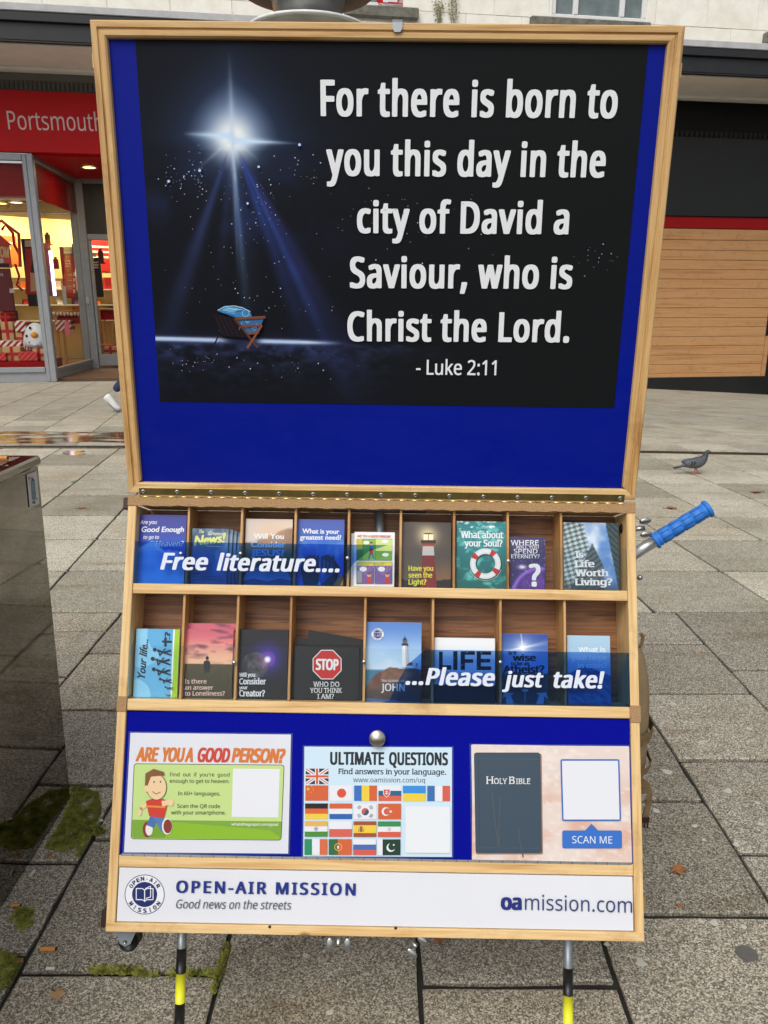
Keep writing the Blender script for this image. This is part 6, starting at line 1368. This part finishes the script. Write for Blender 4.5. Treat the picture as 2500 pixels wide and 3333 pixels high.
def d3(q):
    c4 = [(1534, 2425), (2046, 2429), (2057, 2807), (1540, 2803)]
    P = [q.uv(p) for p in c4]; u0 = (P[0][0]+P[3][0])/2; u1 = (P[1][0]+P[2][0])/2
    def fn(U, V): n = fbm(U*6, V*5, 5); n2 = fbm(U*30, V*30, 3); t = np.clip((n-.42)*3, 0, 1)*sst(.1, .6, V); return over(over((220+0*U, 204+0*U, 196+0*U), (208, 160, 138), t*.8), (236, 228, 220), np.clip((n2-.55)*2, 0, .5))
    q.paint(((P[0][0]+P[3][0])/2, (P[2][1]+P[3][1])/2, (P[1][0]+P[2][0])/2, (P[0][1]+P[1][1])/2), fn, 80, 60)
    B_ = (58, 76, 92)
    def rr(x0, y0, x1, y1, r, s=0):
        out = []
        for cx, cy, a in ((x1-r, y0+r, -90), (x1-r, y1-r, 0), (x0+r, y1-r, 90), (x0+r, y0+r, 180)):
            for k in range(5): t = math.radians(a+90*k/4); X = cx+r*math.cos(t); Y = cy+r*math.sin(t); out.append(R3(X+(Y-y0)*s, Y))
        return out
    q.poly(rr(160, 335, 712, 1160, 16, .014), (150, 120, 104)); q.poly(rr(158, 325, 700, 1148, 22, .016), (38, 50, 62))
    u_a = q.uv(R3(163, 330)); u_b = q.uv(R3(708, 1143))
    q.poly(rr(162, 329, 697, 1144, 20, .016), B_); q.line([R3(195, 330), R3(205, 1140)], 2, (46, 62, 78)); q.line([R3(190, 376), R3(690, 380)], 1.4, (76, 96, 114)); q.line([R3(200, 1105), R3(700, 1108)], 1.4, (76, 96, 114))
    for a, b in (((305, 650), (360, 1085)), ((375, 690), (362, 1085)), ((520, 930), (560, 1180))): q.line([R3(*a), R3((a[0]+b[0])/2-6, (a[1]+b[1])/2), R3(*b)], 4, (76, 86, 92))  # reflection streaks painted into the bible cover as faint bent lines
    q.text('H', R3(262, 582), R3(314, 582), 24, (232, 232, 232), .01, 'N', .04); q.text('OLY', R3(322, 582), R3(428, 583), 18, (232, 232, 232), .01, 'N', .04); q.text('B', R3(448, 583), R3(492, 583), 24, (232, 232, 232), .01, 'N', .04); q.text('IBLE', R3(502, 583), R3(618, 583), 18, (232, 232, 232), .01, 'N', .04)
    BL = (52, 106, 190)
    q.poly(rr(865, 380, 1348, 886, 16, .028), BL); q.poly(rr(878, 393, 1336, 873, 4, .028), (230, 232, 238))
    q.poly(rr(880, 963, 1368, 1110, 16, .01), (50, 112, 200)); q.poly([R3(1066, 966), R3(1120, 908), R3(1176, 966)], (50, 112, 200)); q.text('SCAN ME', R3(962, 1067), R3(1290, 1070), 22.5, (232, 236, 244), .0, 'N')
sheet([(1534, 2425), (2046, 2429), (2057, 2807), (1540, 2803)], 'laminated notice with dark holy bible and blue scan me button', d3)

# ---- the big poster on the lid
PC = [(440, 120), (2112, 135), (1999, 1327), (520, 1308)]
PW = -.0105
Pp = [FL.uv(p, PW) for p in PC]; pu0, pu1, pv0, pv1 = (Pp[0][0]+Pp[3][0])/2, (Pp[1][0]+Pp[2][0])/2, (Pp[2][1]+Pp[3][1])/2, (Pp[0][1]+Pp[1][1])/2
pst = empty('poster', FL.o+FL.X*pu0+FL.V*pv0, 'large black poster with bright star, manger and white bible verse', 'poster')
MB().prism([Pp[0], Pp[1], Pp[2], Pp[3]], PW-.0006, PW).build('sheet', BLK, pst, FL.M)
asp = (pu1-pu0)/(pv1-pv0)
def fr_(p): a = FL.uv(p, PW); return ((a[0]-pu0)/(pu1-pu0)*asp, (pv1-a[1])/(pv1-pv0))
SX, SY = fr_((757, 450)); MX, MY = fr_((783, 1053)); _, HY = fr_((700, 1108))
def f_star(U, V):
    x = U*asp; dx, dy = x-SX, V-SY; r = np.hypot(dx, dy)+1e-6
    base = [17+0*x, 19+0*x, 20+0*x]
    L_ = sst(1.2, .2, x); base = over(base, (12, 14, 24), L_*.7)
    up_ = np.clip(-dy, 0, 1); wd_ = .115*np.clip(1-up_/.34, .12, 1)+.02
    g = np.exp(-(r/.046)**.80)*1.45+.05*np.exp(-(r/.2)**2)+.30*np.exp(-(np.abs(dx)/wd_)**1.2)*np.exp(-(up_/.20)**1.6)*(dy < .03)*np.exp(-(np.clip(dy,0,1)/.02))
    g = g*(1-.35*sst(0, .25, dy))
    c = over(base, (66, 96, 150), np.clip(g*1.3, 0, 1)); c = over(c, (200, 214, 226), np.clip(g*1.25-.35, 0, 1)); c = over(c, (255, 255, 246), np.clip(np.exp(-(r/.035)**1.3)*1.6, 0, 1))
    th = np.degrees(np.arctan2(dx, dy)); nz = fbm(x*9, V*9, 4)
    for a, wd, ln, it, cc in ((-22.5, 3.4, .54, .70, (52, 66, 116)), (-8, 3, .3, .35, (60, 66, 110)), (2.5, 2.0, .33, .9, (110, 150, 190)), (6, 4, .35, .3, (70, 80, 120)), (20, 3.0, .44, .75, (50, 70, 150)), (25, 2.2, .56, .9, (56, 76, 160)), (29, 3.2, .60, .6, (50, 56, 120))):
        c = over(c, cc, np.clip(np.exp(-((th-a)/wd)**2)*np.exp(-(r/ln)**2.2)*it*(.6+.8*nz), 0, 1)*sst(.02, .1, r))
    hz_ = np.exp(-(np.abs(dy-.006*np.sign(dx)+.0*dx-dx*.03)/(.0095*np.clip(1-np.abs(dx)/.19, .08, 1)+.001))**1.3)*np.clip(1-np.abs(dx)/np.where(dx < 0, .14, .19), 0, 1)**.8
    c = over(c, (206, 232, 255), np.clip(hz_*1.5, 0, 1))
    vz = np.exp(-(np.abs(dx)/(.008*np.clip(1-np.abs(dy)/.36, .05, 1)+.001))**1.2)*np.where(dy < 0, np.clip(1-np.abs(dy)/.22, 0, 1), np.clip(1-dy/.40, 0, 1)); c = over(c, (196, 216, 240), np.clip(vz, 0, 1)*.85)
    for s, l_ in ((-1, .16), (1, .10)):
        dd = np.abs(dx*.62-s*-1*0-(-s)*0+ (dy if s < 0 else -dy)*.78*1.0)  # slanted spikes
        along = dx*(.78)*s-(.62 if s > 0 else -.62)*dy*0; c = over(c, (210, 226, 250), np.exp(-(dd/.004)**1.2)*np.clip(1-r/l_, 0, 1)*.55*((dx*s > 0)))
    c = over(c, (40, 60, 120), np.clip(fbm(x*7+2, V*7, 5)-.5, 0, 1)*2.0*np.exp(-(((dy-.17)/.12)**2+((dx-.02)/.30)**2)))
    hl = np.exp(-(np.abs(V-HY-.012*(x-SX))/.0055)**1.6)*sst(.60, .40, x); c = over(c, (215, 235, 255), np.clip(hl*1.6, 0, 1)*(1-np.exp(-((x-MX)/.055)**4)*.9))
    c = over(c, (40, 60, 150), np.exp(-(np.abs(V-HY)/.02))*sst(.85, .3, x)*.22)
    gr = sst(0, .004, V-HY-.004)*np.exp(-(V-HY)/.06)*sst(1.0, .35, x); nn_ = fbm(x*30, V*60, 5); c = over(c, (70, 84, 140), np.clip(gr*(nn_-.35)*2.2, 0, 1))
    return c
pp = Print(FL, PW+.0002); pp.paint((pu0, pv0, pu1, pv1), f_star, 0, 330, (.5, 250, 40)); pp.build('printed_picture', INKM, pst)
q = Print(FL, PW+.0008); q.STEP = .00001
r = random.Random(5)
for k in range(330):
    cl_ = r.choice([(560, 570, 60, 60), (640, 560, 40, 60), (850, 620, 120, 120), (1000, 560, 80, 70), (760, 900, 150, 180), (800, 760, 260, 200), (900, 990, 200, 100), (600, 1180, 130, 40), (900, 1190, 200, 40), (1250, 690, 200, 90), (1950, 840, 70, 60), (700, 620, 200, 120), (1400, 800, 300, 160)])
    x, y = r.gauss(cl_[0], cl_[2]*.5), r.gauss(cl_[1], cl_[3]*.5)
    if not (470+.06*y < x < 2010 and 150 < y < 1290): continue
    s = r.choice([1.0, 1.2, 1.5, 2.4]); b = r.uniform(.45, 1); q.poly([(x-s, y), (x, y-s), (x+s, y), (x, y+s)], (int(150*b+60), int(165*b+60), int(200*b+50)))
for x, y, s in ((975, 471, 6), (549, 590, 6), (650, 555, 6), (842, 543, 5), (806, 662, 5)):
    q.disk((x, y), s*1.1, (44, 66, 130), 12); q.disk((x, y), s*.75, (200, 225, 255), 12)
# manger drawn from simple strokes
RM = reg(450, 200, .52)
q.STEP = .00005
WDK, WLT = (52, 30, 26), (128, 74, 50)
q.poly([RM(465, 1580), RM(610, 1600), RM(700, 1735), RM(520, 1720)], (26, 20, 26)); 
for k in range(5): q.line([RM(480+k*28, 1590+k*4), RM(530+k*32, 1700+k*6)], 3.0, (44, 32, 40))
q.poly([RM(492, 1560), RM(540, 1530), RM(640, 1535), RM(700, 1560), RM(712, 1600), RM(600, 1600)], (66, 134, 190)); q.poly([RM(510, 1560), RM(560, 1535), RM(630, 1545), RM(600, 1580)], (120, 190, 230)); q.ring(RM(672, 1575), 10, 12, (150, 210, 240)); q.line([RM(520, 1560), RM(590, 1572), RM(640, 1560)], 1.5, (40, 90, 150))
q.poly([RM(610, 1605), RM(790, 1600), RM(750, 1700), RM(675, 1700)], (60, 110, 160))
for k in range(16): a_ = (640+r.uniform(-10, 130), 1612+r.uniform(0, 70)); q.line([RM(*a_), RM(a_[0]+r.uniform(-24, 24), a_[1]+r.uniform(-16, 16))], 1.1, (160, 206, 236))
q.line([RM(500, 1556), RM(545, 1534), RM(600, 1530), RM(650, 1540), RM(700, 1566)], 2.2, (190, 228, 250)); q.line([RM(560, 1545), RM(610, 1556), RM(650, 1552)], 2, (168, 214, 240)); q.line([RM(530, 1575), RM(600, 1590)], 2, (40, 96, 150))
for a_, b_, w_ in (((608, 1610), (792, 1600), 8), ((636, 1658), (770, 1652), 7), ((684, 1706), (752, 1698), 7)): q.line([RM(*a_), RM(*b_)], w_, WLT)
q.line([RM(606, 1612), RM(745, 1790)], 7, (96, 56, 42)); q.line([RM(772, 1655), RM(684, 1792)], 7, (140, 82, 54)); q.line([RM(500, 1720), RM(480, 1765)], 5, WDK)
q.build('printed_detail', INKM, pst)
q = Print(FL, PW+.0022)
WT = (240, 242, 244)
for t_, a_, b_, cap in (('For there is born to', (1044, 375), (2007, 382), 101), ('you this day in the', (1063, 569), (1968, 575), 98), ('city of David a', (1162, 756), (1850, 760), 93), ('Saviour, who is', (1139, 935), (1861, 938), 92), ('Christ the Lord.', (1131, 1108), (1852, 1112), 89)):
    q.text(t_, a_, b_, cap, WT, .038, 'N', spacing=1.10)
q.text('- Luke 2:11', (1354, 1219), (1615, 1221), 47, WT, .012, 'N')
q.build('lettering', INK, pst)

# ---- legs
def leg(p0, p1, ytop, yst):
    w = -.035; a = FX.uv(p0, w); b = FX.uv(p1, w); A = Vector((a[0], a[1], w)); B = Vector((b[0], b[1], w)); d = (B-A).normalized()
    up = A-d*.06
    # reach the ground
    wd = (FX.M.to_3x3() @ d); wa = FX.M @ A; t = -wa.z/wd.z; G = A+d*(t-.004)
    def along(y): v = FX.uv((p0[0]+(p1[0]-p0[0])*(y-p0[1])/(p1[1]-p0[1]), y), w); return A+d*((Vector((v[0], v[1], w))-A).length)
    T = [along(y) for y in yst]; lg = MB().tube([up, T[0]], .0090, 20).build('leg', GALV, stand, FX.M, True)
    k = 0; seq = T+[T[-1]+d*(.055*j) for j in range(1, 9)]; seq = [s for s in seq if (s-A).length < (G-A).length]+[G]
    for s0, s1 in zip(seq, seq[1:]):
        MB().tube([s0, s1], .0094, 20).build('tape_stripe', BLK if k % 2 == 0 else YEL, lg, FX.M, True); k += 1
    MB().tube([G-d*.02, G], .0125, 20).build('rubber_foot', BLK, lg, FX.M, True)
leg((593, 3038), (584, 3333), 3038, [3083, 3165, 3262]); leg((1849, 3070), (1849, 3333), 3070, [3147, 3237, 3331])
for sx in (-1, 1):
    P0 = Vector((hx+sx*.44, 1.52, 1.02)); P1 = Vector((hx+sx*.46, 1.93, .012)); MB().tube([P0, P1], .0095, 16).build('rear_leg', GALV, stand, None, True)
    MB().tube([P1+Vector((0, 0, -.01)), P1+Vector((0, -.006, .02))], .013, 14).build('rubber_foot', BLK, stand, None, True)
# caster bottom left, wing nuts under the case, side hardware
a = FX.uv((375, 3028), -.03); b = FX.uv((447, 3040), -.03); c = FX.uv((408, 3078), -.03)
MB().prism([(a[0], a[1]+.004), (b[0], a[1]+.004), (c[0]+.010, c[1]+.004), (c[0], c[1]-.001), (c[0]-.010, c[1]+.004)], -.031, -.028).build('caster_plate', GALV, stand, FX.M)
MB().tube([(c[0]+.004, c[1]+.006, -.060), (c[0]+.004, c[1]+.006, -.034)], .019, 24).build('caster_wheel', BLK, stand, FX.M, True)
MB().tube([(c[0], c[1]+.008, -.0275), (c[0], c[1]+.008, -.025)], .0035, 10).build('screw', STEEL, stand, FX.M, True)
def wingnut(px, py, w, s=1.0, ang=0):
    a = FX.uv((px, py), w); M = FX.M @ Matrix.Translation((a[0], a[1], w)) @ Matrix.Rotation(math.radians(ang), 4, 'Z')
    MB().tube([(0, .012*s, 0), (0, -.006*s, 0)], .005*s, 12).ell((-.014*s, -.008*s, 0), (.006*s, .011*s, .002), 10, 8).ell((.014*s, -.008*s, 0), (.006*s, .011*s, .002), 10, 8).build('wing_nut', STEEL, stand, M, True)
wingnut(1102, 3058, -.03, 1.2, 0); wingnut(1347, 3072, -.05, 1.1, 50)
for sx, px, py in ((-1, 338, 2910), (1, 2108, 2940)):
    v = FX.uv((px, py), -.02)[1]; xs_ = (-.508, -.5005) if sx < 0 else (.5005, .510)
    MB().box(*xs_, v-.014, v+.014, -.05, -.018, .001).build('brass_catch', BRASS, stand, FX.M); MB().box(xs_[0]-(.003 if sx < 0 else 0), xs_[1]+(.003 if sx > 0 else 0), v-.002, v+.010, -.042, -.024, .001).build('catch_hook', BRASS, stand, FX.M)
v = FX.uv((335, 2980), -.05)[1]; MB().box(-.522, -.5005, v-.016, v+.016, -.07, -.035, .002).build('side_bracket', DKBR, stand, FX.M)
v = FX.uv((405, 1640), -.03)[1]; MB().box(-.517, -.5005, v-.012, v+.012, -.05, -.02, .002).build('side_bracket', DKBR, stand, FX.M)
# handle side: flat bracket, tube and blue grip
va, vb = FX.uv((2082, 1680), -.03)[1], FX.uv((2082, 1920), -.03)[1]
MB().box(.5005, .5035, vb, va, -.06, -.02, .001).build('side_plate', GALV, stand, FX.M)
def pY(p, Y=1.50): return atY(p[0], p[1], Y)
g0_, g1_ = pY((2128, 1762)), pY((2311, 1652)); t_ = pY((2050, 1812)); d = (g1_-g0_).normalized(); L_ = (g1_-g0_).length
MB().tube([t_, g0_+d*.02], .0118, 24).build('handle_tube', ALU, stand, None, True)
def gp(s): return g0_+d*s
pr_ = [(0, .017), (.001, .020), (.006, .020), (.0075, .0165), (.009, .0165), (.010, .0175), (.014, .0175), (.0148, .0158)]
s = .0155
for k in range(4): pr_ += [(s-.0006, .0150), (s+.0004, .0150), (s+.0014, .0173), (s+.0222, .0173), (s+.0232, .0150)]; s += .0242
pr_ += [(L_-.016, .0175), (L_-.012, .0175), (L_-.011, .0165), (L_-.009, .0165), (L_-.008, .021), (L_-.002, .0205), (L_, .016), (L_+.0005, .001)]
gr = MB().tube([gp(a) for a, b in pr_], [b*.9 for a, b in pr_], 32).build('rubber_grip', GRIPM, stand, None, True)
pr2 = Vector((0, -1, 0)); side = d.cross(pr2).normalized()
mb = MB(); s = .0155; GRD = plain('grip_groove', (14, 60, 130), .7)
for k in range(4):
    for j in range(8):
        a = math.radians(-90+45*j+(22 if k % 2 else 0)); n_ = pr2*math.cos(a)+side*math.sin(a); t2 = d.cross(n_)
        P = [gp(s+.0012)+n_*.01556+t2*.0009, gp(s+.0225)+n_*.01562+t2*.0009, gp(s+.0225)+n_*.01562-t2*.0009, gp(s+.0012)+n_*.01562-t2*.0009]
        mb.add(P, [(0, 1, 2, 3)])
    s += .0242
mb.build('grip_grooves', GRD, gr)
def wn(px, py, s, ang):
    p = pY((px, py), 1.49); M = Matrix.Translation(p) @ Matrix.Rotation(math.radians(ang), 4, 'Y')
    MB().tube([(-.022*s, 0, 0), (.006*s, 0, 0)], .005*s, 12).ell((.008*s, 0, .013*s), (.011*s, .003, .006*s), 10, 8).ell((.008*s, 0, -.013*s), (.011*s, .003, .006*s), 10, 8).build('wing_nut', STEEL, stand, M, True)
wn(2087, 1720, 1.1, -8)
p = pY((2083, 1880), 1.485); MB().ell(p, (.006, .006, .006), 10, 8).build('cap_nut', STEEL, stand, None, True)
# ---- khaki bag hanging behind the case
bag = empty('khaki_bag', (.40, 1.62, .45), 'khaki canvas backpack hanging behind the right side of the stand', 'backpack')
Yb = 1.60
pts = [(2085, 2090), (2108, 2125), (2121, 2180), (2124, 2235), (2122, 2330), (2120, 2440), (2116, 2520), (2106, 2600), (2090, 2640)]
rt_ = [atY(px, py, Yb) for px, py in pts]; V = []; F_ = []; nS = 20
for k, p in enumerate(rt_):
    cx = .36; hw = (p.x-cx); q_ = min(1, .35+.65*math.sin(math.pi*min(1, (k+.6)/(len(rt_)-.2)))); hd = .13*q_
    for j in range(nS):
        th = 2*math.pi*j/nS; c, s = math.cos(th), math.sin(th); V.append((cx+hw*math.copysign(abs(c)**.6, c)*(1+.012*math.sin(5*th+k)), Yb+.05+hd*math.copysign(abs(s)**.6, s), p.z))
for k in range(len(rt_)-1):
    for j in range(nS): F_.append((k*nS+(j+1) % nS, k*nS+j, (k+1)*nS+j, (k+1)*nS+(j+1) % nS))
F_ += [tuple(range(nS)), tuple(range((len(rt_)-1)*nS, len(rt_)*nS))[::-1]]
ob = mesh('bag_body', V, F_, KHAKI, bag, None, True)
sm = ob.modifiers.new('s', 'SUBSURF'); sm.levels = sm.render_levels = 1
def band(y0, y1, px, name):
    mb = MB(); z0 = atY(px, y1, Yb-.02).z; z1 = atY(px, y0, Yb-.02).z; hw = atY(px, y0, Yb).x-.36; V = []; n = 24
    for z in (z0, z1):
        for j in range(n): th = 2*math.pi*j/n; c, s = math.cos(th), math.sin(th); V.append((.36+(hw+.003)*math.copysign(abs(c)**.6, c), Yb+.05+.136*math.copysign(abs(s)**.6, s), z))
    mb.add(V, [(j, (j+1) % n, n+(j+1) % n, n+j) for j in range(n)]).build(name, STRAP, bag, None, True)
band(2365, 2402, 2124, 'compression_strap'); band(2480, 2500, 2118, 'compression_strap')
def ribbon(name, pxs, Y, wd):
    P = [atY(px, py, Y) for px, py in pxs]; V = []
    for k, p in enumerate(P):
        t = (P[min(k+1, len(P)-1)]-P[max(k-1, 0)]).normalized(); nrm = Vector((t.z, 0, -t.x))
        V += [p+nrm*wd/2, p-nrm*wd/2, p+nrm*wd/2+Vector((0, .003, 0)), p-nrm*wd/2+Vector((0, .003, 0))]
    F_ = []
    for k in range(len(P)-1): a = 4*k; F_ += [(a, a+1, a+5, a+4), (a+3, a+2, a+6, a+7), (a+2, a, a+4, a+6), (a+1, a+3, a+7, a+5)]
    mesh(name, V, F_, STRAP, bag)
ribbon('top_loop', [(2084, 2070), (2090, 2064), (2095, 2070), (2090, 2095), (2082, 2110)], 1.47, .006)
ribbon('hanging_strap', [(2092, 2545), (2104, 2552), (2116, 2585), (2112, 2620), (2104, 2650), (2096, 2665)], 1.45, .012)
ribbon('hanging_strap', [(2090, 2540), (2100, 2560), (2090, 2585)], 1.44, .010)
p = atY(2100, 2672, 1.45); MB().box(p.x-.009, p.x+.009, p.y-.002, p.y+.004, p.z-.004, p.z+.010, .001).box(p.x-.008, p.x-.005, p.y-.001, p.y+.003, p.z-.018, p.z-.004).box(p.x-.0015, p.x+.0015, p.y-.001, p.y+.003, p.z-.018, p.z-.004).box(p.x+.005, p.x+.008, p.y-.001, p.y+.003, p.z-.018, p.z-.004).build('buckle', DKBR, bag)
